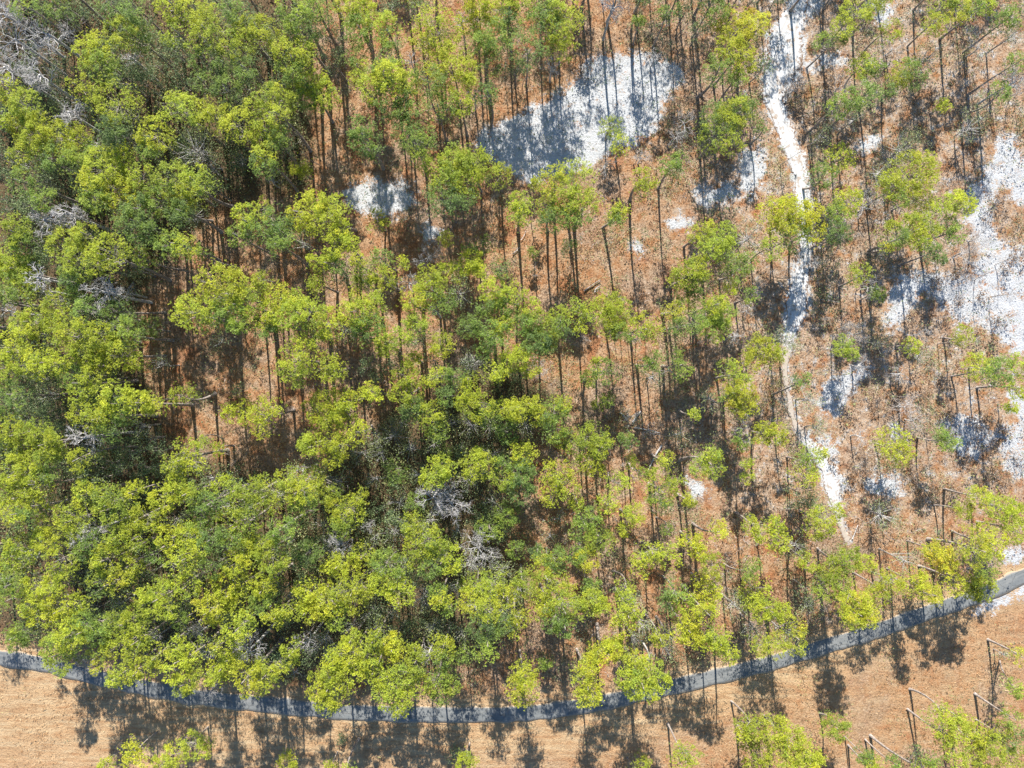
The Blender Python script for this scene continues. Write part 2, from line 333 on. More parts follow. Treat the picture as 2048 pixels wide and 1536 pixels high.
# rows just above the top edge, whose shade and crown edges fall into the picture, and past the other edges
EDGE = "110,-50,34y 190,-60,30g 300,-45,34y 390,-60,32g 470,-45,34g 560,-55,34g 640,-60,30g 700,-50,34g 790,-60,30y 860,-55,32g 940,-45,34y 1020,-50,34g 1110,-55,32y 1180,-60,30g 1240,-50,34g 1300,-60,30g 1370,-50,32g 1440,-60,34g 1500,-45,30g 1560,-60,26g 1630,-50,28g 1700,-55,26y 1830,-60,28g 1900,-50,32g 1990,-50,34g 60,-50,32g 820,-25,26g 1290,-20,24g 1420,-20,28g 1510,-15,24d 1560,-10,22d 745,-20,28d " + " ".join("%d,%d,36g" % (x, y) for x, y in ((930,-200),(1000,-225),(1075,-205),(1145,-235),(1215,-210),(1285,-230),(1350,-205),(1420,-230),(1490,-215),(1560,-260),(1640,-225),(1710,-250),(1790,-210),(1180,-150),(1330,-150),(1450,-155),(1610,-150),(1100,-140),(1900,-230),(2000,-215)))

L = []     # lobes: px, py, r px, letter, height
for (ox, oy), s in TILES.items():
    for m in re.finditer(r'(-?\d+),(-?\d+),(\d+)([a-zA-Z])(\d*)', s):
        x, y, r = (int(m.group(i)) * 2.5 for i in (1, 2, 3))
        L.append([ox + x, oy + y, r, m.group(4), float(m.group(5)) if m.group(5) else None])
for m in re.finditer(r'(-?\d+),(-?\d+),(\d+)([a-zA-Z])(\d*)', EDGE):
    L.append([float(m.group(1)), float(m.group(2)), float(m.group(3)), m.group(4), None])

def stand_height(px, py):
    if px < 600: h = 18.5 - max(0, py - 1000) * 0.006
    elif px < 950: h = 16.5 - max(0, py - 500) * 0.004
    elif px < 1450: h = 14.5
    else: h = 10.5 if py > 300 else 12.5
    if 950 < px < 1450 and 860 < py < 1200: h = 12.0
    return h

for l in L:
    if l[4] is None:
        h = stand_height(l[0], l[1]) + rng.uniform(-1.3, 1.3)
        if l[1] > 1180 and 300 < l[0] < 1950 and l[1] < float(np.interp(l[0], [0, 400, 1000, 1536, 2048], [1316, 1395, 1430, 1330, 1152])) + 20: h += 1.8 if l[0] < 1450 else 3.0
        if l[3] == 'd': h *= 0.55
        if l[3] == 's': h *= 0.8
        if l[2] < 20: h *= 0.86
        l[4] = h

_r = np.random.default_rng(41)
MID = [(-20, -20), (600, -20), (560, 330), (420, 400), (270, 560), (230, 740), (330, 900), (560, 970), (760, 850), (1000, 640), (1090, 800), (1000, 960), (1050, 1200), (900, 1290), (560, 1320), (180, 1260), (-20, 1250)]
def _in(p, x, y):
    c = False
    for i in range(len(p)):
        (x0, y0), (x1, y1) = p[i], p[(i + 1) % len(p)]
        if (y0 > y) != (y1 > y) and x < (x1 - x0) * (y - y0) / (y1 - y0) + x0: c = not c
    return c
_mid = []
_tries = 0
while len(_mid) < 235 and _tries < 20000:
    _tries += 1
    x, y = _r.uniform(-10, 1090), _r.uniform(-10, 1320)
    if _in(MID, x, y) and all(math.hypot(x - a, y - b) > 37 for a, b in _mid):
        _mid.append((x, y)); L.append([x, y, _r.uniform(20, 33), 's' if (x > 600 and y > 650 and _r.uniform() < 0.6) or _r.uniform() < 0.2 else 'd', _r.uniform(5, 11.5)])

for b in L:
    if b[3] == 'b' and b[2] >= 24 and b[4] >= 8: b[4] = max(b[4], stand_height(b[0], b[1]) * 0.97)
big = [b for b in L if b[3] == 'b' and b[2] >= 24 and b[4] >= 8]
L = [l for l in L if l[3] == 'b' or all(math.hypot(l[0] - b[0], l[1] - b[1]) > 0.75 * b[2] for b in big)]

# ---- group neighbouring lobes of one kind into one crown
PINE = 'yYgGo'
def kind_of(c): return 'pine' if c in PINE else {'d': 'evergreen', 's': 'thin', 'b': 'bare', 'k': 'scrub'}[c]
order = sorted(range(len(L)), key=lambda i: -L[i][2])
used = set(); TREES = []
for i in order:
    if i in used: continue
    used.add(i); a = L[i]; grp = [a]
    if kind_of(a[3]) == 'pine':
        cand = sorted((math.hypot(a[0] - b[0], a[1] - b[1]), j) for j, b in enumerate(L)
                      if j not in used and kind_of(b[3]) == 'pine')
        for d, j in cand:
            b = L[j]
            if d < 36 + 0.12 * a[2] and len(grp) < 5 and abs(a[4] - b[4]) < 5 and (a[3] in 'YoG') == (b[3] in 'YoG'):
                used.add(j); grp.append(b)
    TREES.append({'kind': kind_of(a[3]), 'lobes': grp, 'h': a[4]})

# trunks whose foot shows on the ground in the photo: foot pixel, crown pixel
FEET = [(340, 560, 232, 520), (330, 625, 262, 612), (430, 787, 368, 790), (1815, 1418, 1898, 1478), (1856, 1078, 1958, 1112),
        (1903, 752, 1975, 745), (1545, 789, 1615, 800), (1738, 501, 1812, 478), (1845, 440, 1915, 408), (1764, 197, 1815, 165),
        (1660, 255, 1735, 195), (1728, 102, 1781, 62), (1678, 573, 1722, 550), (1206, 455, 1235, 428), (1358, 921, 1412, 945),
        (1386, 1047, 1432, 1068), (1449, 1128, 1480, 1150), (1574, 914, 1615, 922), (2000, 1322, 2044, 1350), (1741, 1471, 1830, 1548),
        (1640, 1427, 1670, 1455), (1255, 1516, 1276, 1556), (1317, 378, 1342, 333)]

def top_of(t): return t['h']
for t in TREES:
    lb = t['lobes']; w = np.array([l[2] ** 2 for l in lb])
    t['px'] = float((np.array([l[0] for l in lb]) * w).sum() / w.sum())
    t['py'] = float((np.array([l[1] for l in lb]) * w).sum() / w.sum())
    t['area'] = float(w.sum())
    t['foot'] = None
for fx, fy, cx, cy in FEET:
    t = min((t for t in TREES if t['kind'] == 'pine' and t['foot'] is None), key=lambda t: math.hypot(t['px'] - cx, t['py'] - cy))
    rb = math.hypot(fx - CX, fy - CY); rc = math.hypot(t['px'] - CX, t['py'] - CY)
    z = H * (1 - rb / max(rc, rb + 1))
    z = min(max(z, 6.5), 17.0)
    t['foot'] = W(fx, fy, 0)[:2]; t['h'] = z / 0.84
    for l in t['lobes']: l[4] = t['h']

# ------------------------------------------------------------------ ground masks
ROAD = [(-700, 1120), (-300, 1240), (-60, 1302), (0, 1316), (95, 1330), (200, 1357), (330, 1384), (420, 1398), (512, 1407), (612, 1418), (700, 1425), (850, 1429),
        (940, 1430), (1024, 1428), (1100, 1422), (1200, 1406), (1300, 1384), (1400, 1361), (1536, 1328), (1650, 1293), (1736, 1267),
        (1850, 1227), (1950, 1194), (2048, 1152), (2180, 1085), (2400, 960), (2700, 760)]
TRACK = [(1590, -160, 40), (1592, -80, 40), (1600, -20, 44), (1585, 40, 60), (1572, 80, 84), (1568, 120, 84), (1556, 165, 72), (1548, 195, 48), (1560, 235, 38), (1580, 285, 36),
         (1598, 335, 38), (1607, 385, 38), (1613, 435, 30), (1612, 500, 28), (1600, 560, 40), (1592, 620, 50), (1580, 665, 30), (1572, 720, 13),
         (1575, 780, 12), (1592, 850, 15), (1625, 895, 26), (1652, 930, 36), (1664, 975, 36), (1672, 1010, 22), (1684, 1050, 15), (1698, 1085, 9)]
SAND = [
 [(948, 268), (1010, 240), (1060, 215), (1110, 190), (1150, 160), (1165, 118), (1200, 108), (1290, 108), (1360, 125), (1375, 150), (1345, 180), (1332, 210), (1322, 250), (1290, 285), (1230, 300), (1190, 330), (1150, 345), (1110, 350), (1060, 370), (1020, 338), (985, 325), (955, 300)],
 [(676, 378), (720, 366), (810, 360), (832, 385), (820, 424), (780, 434), (730, 428), (690, 408)],
 [(1600, 115), (1700, 100), (1702, 125), (1600, 150)], [(1600, -20), (1650, -10), (1640, 30), (1600, 40)], [(1735, -20), (1790, 0), (1785, 45), (1745, 60)],
 [(1475, 300), (1530, 285), (1542, 330), (1530, 370), (1500, 405), (1478, 380), (1472, 340)], [(1385, 370), (1470, 365), (1475, 412), (1400, 415)],
 [(1332, 432), (1378, 430), (1384, 460), (1340, 468)], [(1262, 482), (1290, 480), (1290, 512), (1264, 515)],
 [(1705, 285), (1760, 262), (1775, 280), (1720, 320)], [(1990, 262), (2030, 270), (2045, 310), (2008, 345), (1995, 400), (1975, 440), (1930, 452), (1920, 410), (1932, 375), (1960, 350), (1985, 310)],
 [(1930, 440), (1985, 430), (2000, 480), (2060, 500), (2120, 640), (2100, 760), (2030, 710), (1960, 650), (1905, 645), (1885, 620), (1868, 575), (1832, 605), (1812, 640), (1790, 678), (1770, 655), (1772, 590), (1795, 550), (1850, 538), (1920, 552), (1965, 515)],
 [(2000, 330), (2070, 300), (2080, 420), (2020, 410)],
 [(1628, 765), (1680, 745), (1735, 712), (1752, 740), (1704, 782), (1690, 822), (1665, 842), (1640, 825)],
 [(1592, 862), (1632, 882), (1672, 856), (1680, 880), (1680, 945), (1700, 958), (1712, 975), (1665, 1000), (1650, 940), (1612, 905)],
 [(1722, 950), (1800, 940), (1815, 975), (1800, 1000), (1735, 990)], [(1775, 850), (1805, 850), (1812, 880), (1782, 880)],
 [(1870, 835), (1950, 825), (1990, 870), (1960, 930), (1905, 905), (1885, 870)], [(1995, 850), (2060, 840), (2060, 960), (2005, 940)],
 [(2010, 775), (2060, 770), (2060, 830), (2020, 830)], [(1990, 1098), (2060, 1090), (2060, 1125), (2005, 1132)],
 [(1945, 1216), (2070, 1152), (2080, 1175), (1960, 1236)], [(1370, 940), (1430, 985), (1400, 1005), (1365, 965)],
 [(840, 445), (870, 440), (880, 480), (850, 490)], [(2060, 560), (2300, 500), (2300, 900), (2100, 860)],
]
xs = np.arange(-96, 96.01, 0.4); ys = np.arange(-74, 74.01, 0.4)
far = np.array([101, 110, 130, 170, 240, 400, 800, 1500, 2500])
gx = np.concatenate([-far[::-1], xs, far]); gy = np.concatenate([-far[::-1], ys, far])
GX, GY = np.meshgrid(gx, gy)
PXg, PYg = PXY(GX, GY)
def inside(poly, X, Y):
    r = np.zeros(X.shape, bool); n = len(poly)
    for i in range(n):
        x0, y0 = poly[i]; x1, y1 = poly[(i + 1) % n]
        if y0 == y1: continue
        c = ((Y < y0) != (Y < y1)) & (X < (x1 - x0) * (Y - y0) / (y1 - y0) + x0)
        r ^= c
    return r
def blur(a, k):
    ker = np.hanning(2 * k + 3)[1:-1]; ker /= ker.sum()
    a = np.apply_along_axis(lambda v: np.convolve(np.pad(v, k, mode='edge'), ker, 'valid'), 0, a)
    return np.apply_along_axis(lambda v: np.convolve(np.pad(v, k, mode='edge'), ker, 'valid'), 1, a)
def line_dist(pts, X, Y):
    """distance to a polyline, and the interpolated third value, in photo px"""
    best = np.full(X.shape, 1e9); wv = np.zeros(X.shape)
    for a, b in zip(pts[:-1], pts[1:]):
        dx, dy = b[0] - a[0], b[1] - a[1]
        t = np.clip(((X - a[0]) * dx + (Y - a[1]) * dy) / (dx * dx + dy * dy), 0, 1)
        d = np.hypot(X - a[0] - t * dx, Y - a[1] - t * dy)
        m = d < best; best = np.where(m, d, best)
        if len(a) > 2: wv = np.where(m, a[2] + t * (b[2] - a[2]), wv)
    return best, wv
sand = np.zeros(GX.shape)
for p in SAND: sand[inside(p, PXg, PYg)] = 1
sand = blur(sand, 5)
td, tw = line_dist(TRACK, PXg, PYg)
track = np.clip(0.5 + (tw / 2 - td) / 16.0, 0, 1)
rx = np.array([p[0] for p in ROAD]); ry = np.array([p[1] for p in ROAD])
road_y = np.interp(PXg, rx, ry)
below = PYg - road_y
verge = np.clip((below + 62) / 35, 0, 1) * np.where(below > 0, np.clip(1.15 - (below - 40) / np.clip(420 - (PXg - 500) * 0.5, 170, 420) - np.clip(PXg - 900, 0, 900) / 2600, 0.55, 1), 1)
# faint second lane south of the road
lane = np.exp(-((below - 50 - 6 * np.sin(PXg / 90)) / 5.0) ** 2) * (PXg > 560) * (PXg < 1300)
verge = np.clip(verge + 0.5 * lane, 0, 1.3)
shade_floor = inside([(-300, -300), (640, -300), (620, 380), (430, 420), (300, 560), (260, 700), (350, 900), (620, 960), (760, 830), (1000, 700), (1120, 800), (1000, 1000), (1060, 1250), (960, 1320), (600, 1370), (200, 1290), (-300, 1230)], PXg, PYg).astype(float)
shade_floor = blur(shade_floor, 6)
pale = np.clip((PXg - 1180) / 350, 0, 1) * np.clip((1150 - PYg) / 200, 0, 1)
sand_attr = sand * np.where(PXg < 1400, 1.02, 0.88)
sand_attr = np.maximum(sand_attr, 1.0 * blur(track, 3)); sand_attr = np.maximum(sand_attr, pale * (PXg > 1480) * 0.10 * (PYg < road_y - 60) * 1.8)
hz = rng.normal(size=GX.shape) * 0.015
inner = (np.abs(GX) < 96) & (np.abs(GY) < 74)
Z = np.where(inner, blur(rng.normal(size=GX.shape), 2) * 0.10 + hz, 0) - 0.10
Z = np.where(np.abs(below) < 34, -0.10, Z)
ny, nx = GX.shape
idx = np.arange(ny * nx).reshape(ny, nx)
quads = np.stack([idx[:-1, :-1], idx[:-1, 1:], idx[1:, 1:], idx[1:, :-1]], -1).reshape(-1, 4)

gm, nd, ln = new_mat('ground_litter')
geo = nd.new('ShaderNodeNewGeometry'); P = geo.outputs['Position']
n_big = noise(nd, ln, 0.09, 3, 0.6, P); n_mid = noise(nd, ln, 0.55, 5, 0.65, P); n_fine = noise(nd, ln, 3.2, 5, 0.75, P); n_grit = noise(nd, ln, 11.0, 3, 0.7, P)
litter = mix(nd, ln, ramp(nd, ln, n_mid, 0.36, 0.64), (0.31, 0.150, 0.068), (0.36, 0.225, 0.130))
litter = mix(nd, ln, ramp(nd, ln, n_fine, 0.52, 0.66, 0, 0.8), litter, (0.11, 0.058, 0.032))
litter = mix(nd, ln, ramp(nd, ln, n_fine, 0.46, 0.36, 0, 0.8), litter, (0.46, 0.345, 0.235))
n_pat = noise(nd, ln, 0.21, 4, 0.6, P, 0.8)
litter = mix(nd, ln, ramp(nd, ln, n_pat, 0.52, 0.66, 0, 0.8), litter, mix(nd, ln, ramp(nd, ln, n_fine, 0.4, 0.6), (0.43, 0.32, 0.225), (0.21, 0.14, 0.095)))
litter = mix(nd, ln, ramp(nd, ln, n_pat, 0.45, 0.34, 0, 0.75), litter, mix(nd, ln, ramp(nd, ln, n_fine, 0.4, 0.6), (0.34, 0.135, 0.055), (0.19, 0.08, 0.04)))
litter = mix(nd, ln, ramp(nd, ln, n_big, 0.50, 0.64, 0, 0.6), litter, mix(nd, ln, ramp(nd, ln, n_fine, 0.4, 0.6), (0.33, 0.25, 0.19), (0.15, 0.11, 0.08)))
pal = mix(nd, ln, ramp(nd, ln, n_fine, 0.35, 0.62), (0.47, 0.365, 0.27), (0.24, 0.165, 0.115))
a_pale = attr(nd, 'pale').outputs['Fac']
litter = mix(nd, ln, mth(nd, ln, 'MULTIPLY', a_pale, ramp(nd, ln, n_mid, 0.34, 0.60, 0, 0.9)), litter, pal)
a_sf = attr(nd, 'humus_shade').outputs['Fac']
hum_shade = mix(nd, ln, ramp(nd, ln, n_fine, 0.35, 0.65), (0.13, 0.085, 0.05), (0.07, 0.06, 0.035))  # humus colour, painted darker to deepen the shade in canopy gaps
litter = mix(nd, ln, mth(nd, ln, 'MULTIPLY', a_sf, 0.9), litter, hum_shade)
rm_ = nd.new('ShaderNodeMapping'); rm_.inputs['Scale'].default_value = (0.16, 1.3, 1); rm_.inputs['Rotation'].default_value = (0, 0, -0.12)
ln.new(P, rm_.inputs[0]); n_str = noise(nd, ln, 1.1, 5, 0.65, rm_.outputs[0], 0.6)
vg = mix(nd, ln, ramp(nd, ln, n_mid, 0.35, 0.65), (0.44, 0.30, 0.17), (0.35, 0.215, 0.115))
vg = mix(nd, ln, ramp(nd, ln, n_str, 0.46, 0.66, 0, 0.75), vg, (0.49, 0.37, 0.225))
vg = mix(nd, ln, ramp(nd, ln, n_str, 0.46, 0.34, 0, 0.55), vg, (0.33, 0.17, 0.08))
vg = mix(nd, ln, ramp(nd, ln, n_fine, 0.50, 0.70, 0, 0.6), vg, (0.20, 0.12, 0.065))
a_v = attr(nd, 'verge').outputs['Fac']
vmask = ramp(nd, ln, mth(nd, ln, 'ADD', a_v, mth(nd, ln, 'MULTIPLY', mth(nd, ln, 'SUBTRACT', n_mid, 0.5), 0.9)), 0.25, 0.95)
col = mix(nd, ln, vmask, litter, vg)
a_s = attr(nd, 'sand').outputs['Fac']
nz = mth(nd, ln, 'MULTIPLY', mth(nd, ln, 'SUBTRACT', n_mid, 0.5), 2.4)
nz2 = mth(nd, ln, 'MULTIPLY', mth(nd, ln, 'SUBTRACT', n_fine, 0.5), 2.2)
sv = mth(nd, ln, 'ADD', a_s, mth(nd, ln, 'ADD', nz, nz2))
gate = ramp(nd, ln, a_s, 0.0, 0.12)
smask = mth(nd, ln, 'MULTIPLY', ramp(nd, ln, sv, 0.34, 0.80), gate)
sandc = mix(nd, ln, ramp(nd, ln, n_grit, 0.45, 0.72, 0, 0.5), (0.47, 0.48, 0.495), (0.33, 0.33, 0.335))
sandc = mix(nd, ln, ramp(nd, ln, noise(nd, ln, 1.3, 5, 0.7, P, 1.2), 0.50, 0.66, 0, 0.7), sandc, (0.30, 0.285, 0.275))
col = mix(nd, ln, smask, col, sandc)
bs = nd.new('ShaderNodeBsdfPrincipled'); bs.inputs['Roughness'].default_value = 0.95
bs.inputs['Specular IOR Level'].default_value = 0.1
ln.new(col, bs.inputs['Base Color'])
bp = nd.new('ShaderNodeBump'); bp.inputs['Strength'].default_value = 0.8; bp.inputs['Distance'].default_value = 0.32
ln.new(mth(nd, ln, 'ADD', n_fine, mth(nd, ln, 'MULTIPLY', n_grit, 0.35)), bp.inputs['Height']); ln.new(bp.outputs[0], bs.inputs['Normal'])
out = nd.new('ShaderNodeOutputMaterial'); ln.new(bs.outputs[0], out.inputs[0])

verts = np.stack([GX, GY, Z], -1).reshape(-1, 3)
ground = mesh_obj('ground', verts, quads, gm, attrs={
    'sand': sand_attr.ravel(), 'verge': verge.ravel(), 'humus_shade': shade_floor.ravel(), 'pale': pale.ravel()}, smooth=True)
tagp(ground, kind='structure')

# ---- strips: sand track and paved road
def strip(pts, widths, z, name, mat, jit, skirt=0.0, step=0.5):
    P2 = np.array([W(p[0], p[1])[:2] for p in pts]); Wd = np.asarray(widths, float)
    # smooth resample (Catmull-Rom)
    out = []; ow = []
    for i in range(len(P2) - 1):
        p0 = P2[max(i - 1, 0)]; p1 = P2[i]; p2 = P2[i + 1]; p3 = P2[min(i + 2, len(P2) - 1)]
        n = max(2, int(np.linalg.norm(p2 - p1) / step))
        for k in range(n):
            t = k / n
            out.append(0.5 * ((2 * p1) + (-p0 + p2) * t + (2 * p0 - 5 * p1 + 4 * p2 - p3) * t * t + (-p0 + 3 * p1 - 3 * p2 + p3) * t ** 3))
            ow.append(Wd[i] + (Wd[i + 1] - Wd[i]) * t)
    out = np.array(out); ow = np.array(ow)
    tg = unit(np.gradient(out, axis=0)); nn = np.stack([-tg[:, 1], tg[:, 0]], -1)
    m = len(out)
    def sm(a):
        return np.convolve(np.pad(a, 2, mode='edge'), [0.15, 0.2, 0.3, 0.2, 0.15], 'valid')
    jl = sm(rng.normal(size=m)) * jit; jr = sm(rng.normal(size=m)) * jit
    cols = 9 if skirt else 7
    us = np.linspace(-1, 1, 7)
    rows = []
    side = []
    for u in us:
        wl_ = ow / 2 + np.where(u < 0, jl, jr) * (abs(u) > 0.9)
        q = out + nn * (u * wl_)[:, None]
        rows.append(np.column_stack([q, np.full(m, z) - (0.012 * u * u if skirt else 0)])); side.append(np.full(m, u))
    if skirt:
        a = rows[0].copy(); a[:, :2] -= nn * 0.05; a[:, 2] -= skirt
        b = rows[-1].copy(); b[:, :2] += nn * 0.05; b[:, 2] -= skirt
        rows = [a] + rows + [b]; side = [np.full(m, -1.0)] + side + [np.full(m, 1.0)]
    V = np.stack(rows, 1).reshape(-1, 3); k = len(rows)
    ii = np.arange(m * k).reshape(m, k)
    Q = np.stack([ii[:-1, :-1], ii[:-1, 1:], ii[1:, 1:], ii[1:, :-1]], -1).reshape(-1, 4)
    nrm = np.cross(V[Q[0, 1]] - V[Q[0, 0]], V[Q[0, 2]] - V[Q[0, 0]])
    if nrm[2] < 0: Q = Q[:, ::-1]
    ln_ = np.cumsum(np.r_[0, np.linalg.norm(np.diff(out, axis=0), axis=1)])
    return mesh_obj(name, V, Q, mat, attrs={'across': np.stack(side, 1).ravel(), 'along': np.repeat(ln_, k), 'wide': np.repeat(ow, k)}, smooth=True)

rm, nd, ln = new_mat('asphalt')
geo = nd.new('ShaderNodeNewGeometry'); P = geo.outputs['Position']
f1 = noise(nd, ln, 0.35, 4, 0.6, P); f2 = noise(nd, ln, 14.0, 3, 0.7, P); f3 = noise(nd, ln, 1.6, 5, 0.7, P)
ac = attr(nd, 'across').outputs['Fac']; ab = mth(nd, ln, 'ABSOLUTE', ac, 0)
al = attr(nd, 'along').outputs['Fac']
comb = nd.new('ShaderNodeCombineXYZ'); ln.new(mth(nd, ln, 'MULTIPLY', al, 0.12), comb.inputs[0]); ln.new(mth(nd, ln, 'MULTIPLY', ac, 3.0), comb.inputs[1])
streak = noise(nd, ln, 1.4, 5, 0.65, comb.outputs[0])
c = mix(nd, ln, ramp(nd, ln, f1, 0.35, 0.65), (0.125, 0.135, 0.14), (0.175, 0.182, 0.182))
c = mix(nd, ln, ramp(nd, ln, streak, 0.45, 0.68, 0, 0.45), c, (0.255, 0.25, 0.235))
c = mix(nd, ln, ramp(nd, ln, f2, 0.5, 0.75, 0, 0.4), c, (0.10, 0.10, 0.10))
vor = nd.new('ShaderNodeTexVoronoi'); vor.feature = 'DISTANCE_TO_EDGE'; vor.inputs['Scale'].default_value = 0.45
wv_ = nd.new('ShaderNodeVectorMath'); wv_.operation = 'ADD'; nn3 = nd.new('ShaderNodeTexNoise'); nn3.inputs['Scale'].default_value = 0.8; nn3.inputs['Detail'].default_value = 5
ln.new(P, nn3.inputs[0]); ln.new(P, wv_.inputs[0]); ln.new(nn3.outputs['Color'], wv_.inputs[1]); ln.new(wv_.outputs[0], vor.inputs['Vector'])
c = mix(nd, ln, ramp(nd, ln, vor.outputs['Distance'], 0.022, 0.006, 0, 0.6), c, (0.055, 0.055, 0.055))
c = mix(nd, ln, ramp(nd, ln, f3, 0.58, 0.70, 0, 0.5), c, (0.085, 0.09, 0.095))
c = mix(nd, ln, ramp(nd, ln, mth(nd, ln, 'ADD', ab, mth(nd, ln, 'MULTIPLY', f3, 0.35)), 0.95, 1.18, 0, 0.9), c, (0.34, 0.255, 0.17))
bs = nd.new('ShaderNodeBsdfPrincipled'); bs.inputs['Roughness'].default_value = 0.85; bs.inputs['Specular IOR Level'].default_value = 0.25
ln.new(c, bs.inputs['Base Color'])
bp = nd.new('ShaderNodeBump'); bp.inputs['Strength'].default_value = 0.3; bp.inputs['Distance'].default_value = 0.02
ln.new(f2, bp.inputs['Height']); ln.new(bp.outputs[0], bs.inputs['Normal'])
out = nd.new('ShaderNodeOutputMaterial'); ln.new(bs.outputs[0], out.inputs[0])
road = strip(ROAD, [2.75] * len(ROAD), -0.02, 'paved_road', rm, 0.22, skirt=0.12)
tagp(road, kind='structure')

sm_, nd, ln = new_mat('track_sand')
geo = nd.new('ShaderNodeNewGeometry'); P = geo.outputs['Position']
f1 = noise(nd, ln, 0.55, 5, 0.65, P); f2 = noise(nd, ln, 9.0, 4, 0.7, P); f3 = noise(nd, ln, 2.2, 5, 0.75, P)
ac = attr(nd, 'across').outputs['Fac']; ab = mth(nd, ln, 'ABSOLUTE', ac, 0)
c = mix(nd, ln, ramp(nd, ln, f1, 0.4, 0.7), (0.49, 0.50, 0.515), (0.40, 0.395, 0.39))
c = mix(nd, ln, ramp(nd, ln, f2, 0.55, 0.75, 0, 0.5), c, (0.27, 0.25, 0.23))
rut = ramp(nd, ln, mth(nd, ln, 'ABSOLUTE', mth(nd, ln, 'SUBTRACT', ab, 0.42), 0), 0.14, 0.0, 0, 0.6)
c = mix(nd, ln, rut, c, (0.33, 0.31, 0.29))
ed = mth(nd, ln, 'ADD', ab, mth(nd, ln, 'MULTIPLY', mth(nd, ln, 'SUBTRACT', f3, 0.5), 1.6))
wd = attr(nd, 'wide').outputs['Fac']
thin = ramp(nd, ln, mth(nd, ln, 'ADD', wd, mth(nd, ln, 'MULTIPLY', mth(nd, ln, 'SUBTRACT', f1, 0.5), 6.0)), 2.1, 0.9, 0, 0.8)
c = mix(nd, ln, thin, c, (0.33, 0.265, 0.205))
c = mix(nd, ln, ramp(nd, ln, mth(nd, ln, 'ADD', f1, mth(nd, ln, 'MULTIPLY', f3, 0.6)), 0.84, 0.96, 0, 0.75), c, (0.30, 0.22, 0.16))
c = mix(nd, ln, ramp(nd, ln, ed, 0.70, 0.98), c, mix(nd, ln, ramp(nd, ln, f3, 0.4, 0.6), (0.30, 0.22, 0.16), (0.16, 0.10, 0.07)))
bs = nd.new('ShaderNodeBsdfPrincipled'); bs.inputs['Roughness'].default_value = 0.95; bs.inputs['Specular IOR Level'].default_value = 0.1
ln.new(c, bs.inputs['Base Color'])
bp = nd.new('ShaderNodeBump'); bp.inputs['Strength'].default_value = 0.5; bp.inputs['Distance'].default_value = 0.1
ln.new(f3, bp.inputs['Height']); ln.new(bp.outputs[0], bs.inputs['Normal'])
out = nd.new('ShaderNodeOutputMaterial'); ln.new(bs.outputs[0], out.inputs[0])
tr_ = strip([p[:2] for p in TRACK], [p[2] / F * H * 0.9 for p in TRACK], -0.055, 'sandy_track', sm_, 0.7, skirt=0.10, step=0.4)
tagp(tr_, kind='structure')

# ------------------------------------------------------------------ labels
MARKS = [(1170, 230, 210, 'the large white sand patch'), (755, 395, 110, 'the small shaded sand patch'), (1570, 110, 110, "the sandy track's wide head"),
 (1930, 600, 170, 'the broad right-hand sand sheet'), (1505, 345, 90, 'the sand pocket beside the track'), (1985, 350, 110, 'the upper right sand strip'),
 (900, 1000, 110, 'the spreading central bare tree'), (955, 1105, 100, 'the lower central bare tree'), (512, 1295, 110, 'the roadside bare tree'),
 (25, 80, 120, 'the corner bare tree'), (1309, 920, 90, 'the long pale fallen log'), (450, 850, 130, 'the reddish left clearing'),
 (460, 700, 110, 'the shaded left clearing'), (1665, 790, 90, 'the sand pocket below the track bend'), (1650, 910, 90, "the track's sandy fork"),
 (1220, 510, 130, 'the open glade')]
def where(px, py):
    m = min(MARKS, key=lambda m: math.hypot(px - m[0], py - m[1]) / m[2])
    if abs(px - m[0]) < m[2] and abs(py - m[1]) < m[2] and abs(py - float(np.interp(px, rx, ry))) > 110:
        dx, dy = px - m[0], py - m[1]
        side = ('right' if dx > 0 else 'left') + ' of' if abs(dx) > abs(dy) else ('below' if dy > 0 else 'above')
        return side + ' ' + m[3]
    return where_zone(px, py)
ONES = 'zero one two three four five six seven eight nine ten eleven twelve thirteen fourteen fifteen sixteen seventeen eighteen nineteen'.split()
TENS = '- - twenty thirty forty fifty sixty seventy eighty ninety'.split()
def num(n):
    n = int(round(n))
    if n < 20: return ONES[n]
    if n >= 100: return 'hundred'
    return TENS[n // 10] + ('-' + ONES[n % 10] if n % 10 else '')
def where_zone(px, py):
    ry_ = float(np.interp(px, rx, ry))
    if px > 1420 and py > ry_ + 30: return 'in the dry field below the paved road'
    if py > ry_ + 20: return 'in the pale verge below the paved road'
    if py > ry_ - 110: return 'beside the paved road'
    d, _ = line_dist(TRACK, np.array([px]), np.array([py]))
    if d[0] < 75: return 'beside the sandy track'
    if 900 < px < 1420 and 60 < py < 400: return 'near the large white sand patch'
    if px > 1700 and 380 < py < 1000: return 'on the right sandy scrub'
    if px > 1500: return 'in the open right-hand scrub'
    if px < 620: return 'in the dense left-hand wood'
    if py < 380: return 'in the upper wood'
    if px < 1080: return 'in the central thicket'
    return 'in the open pine stand'
labels_used = {}
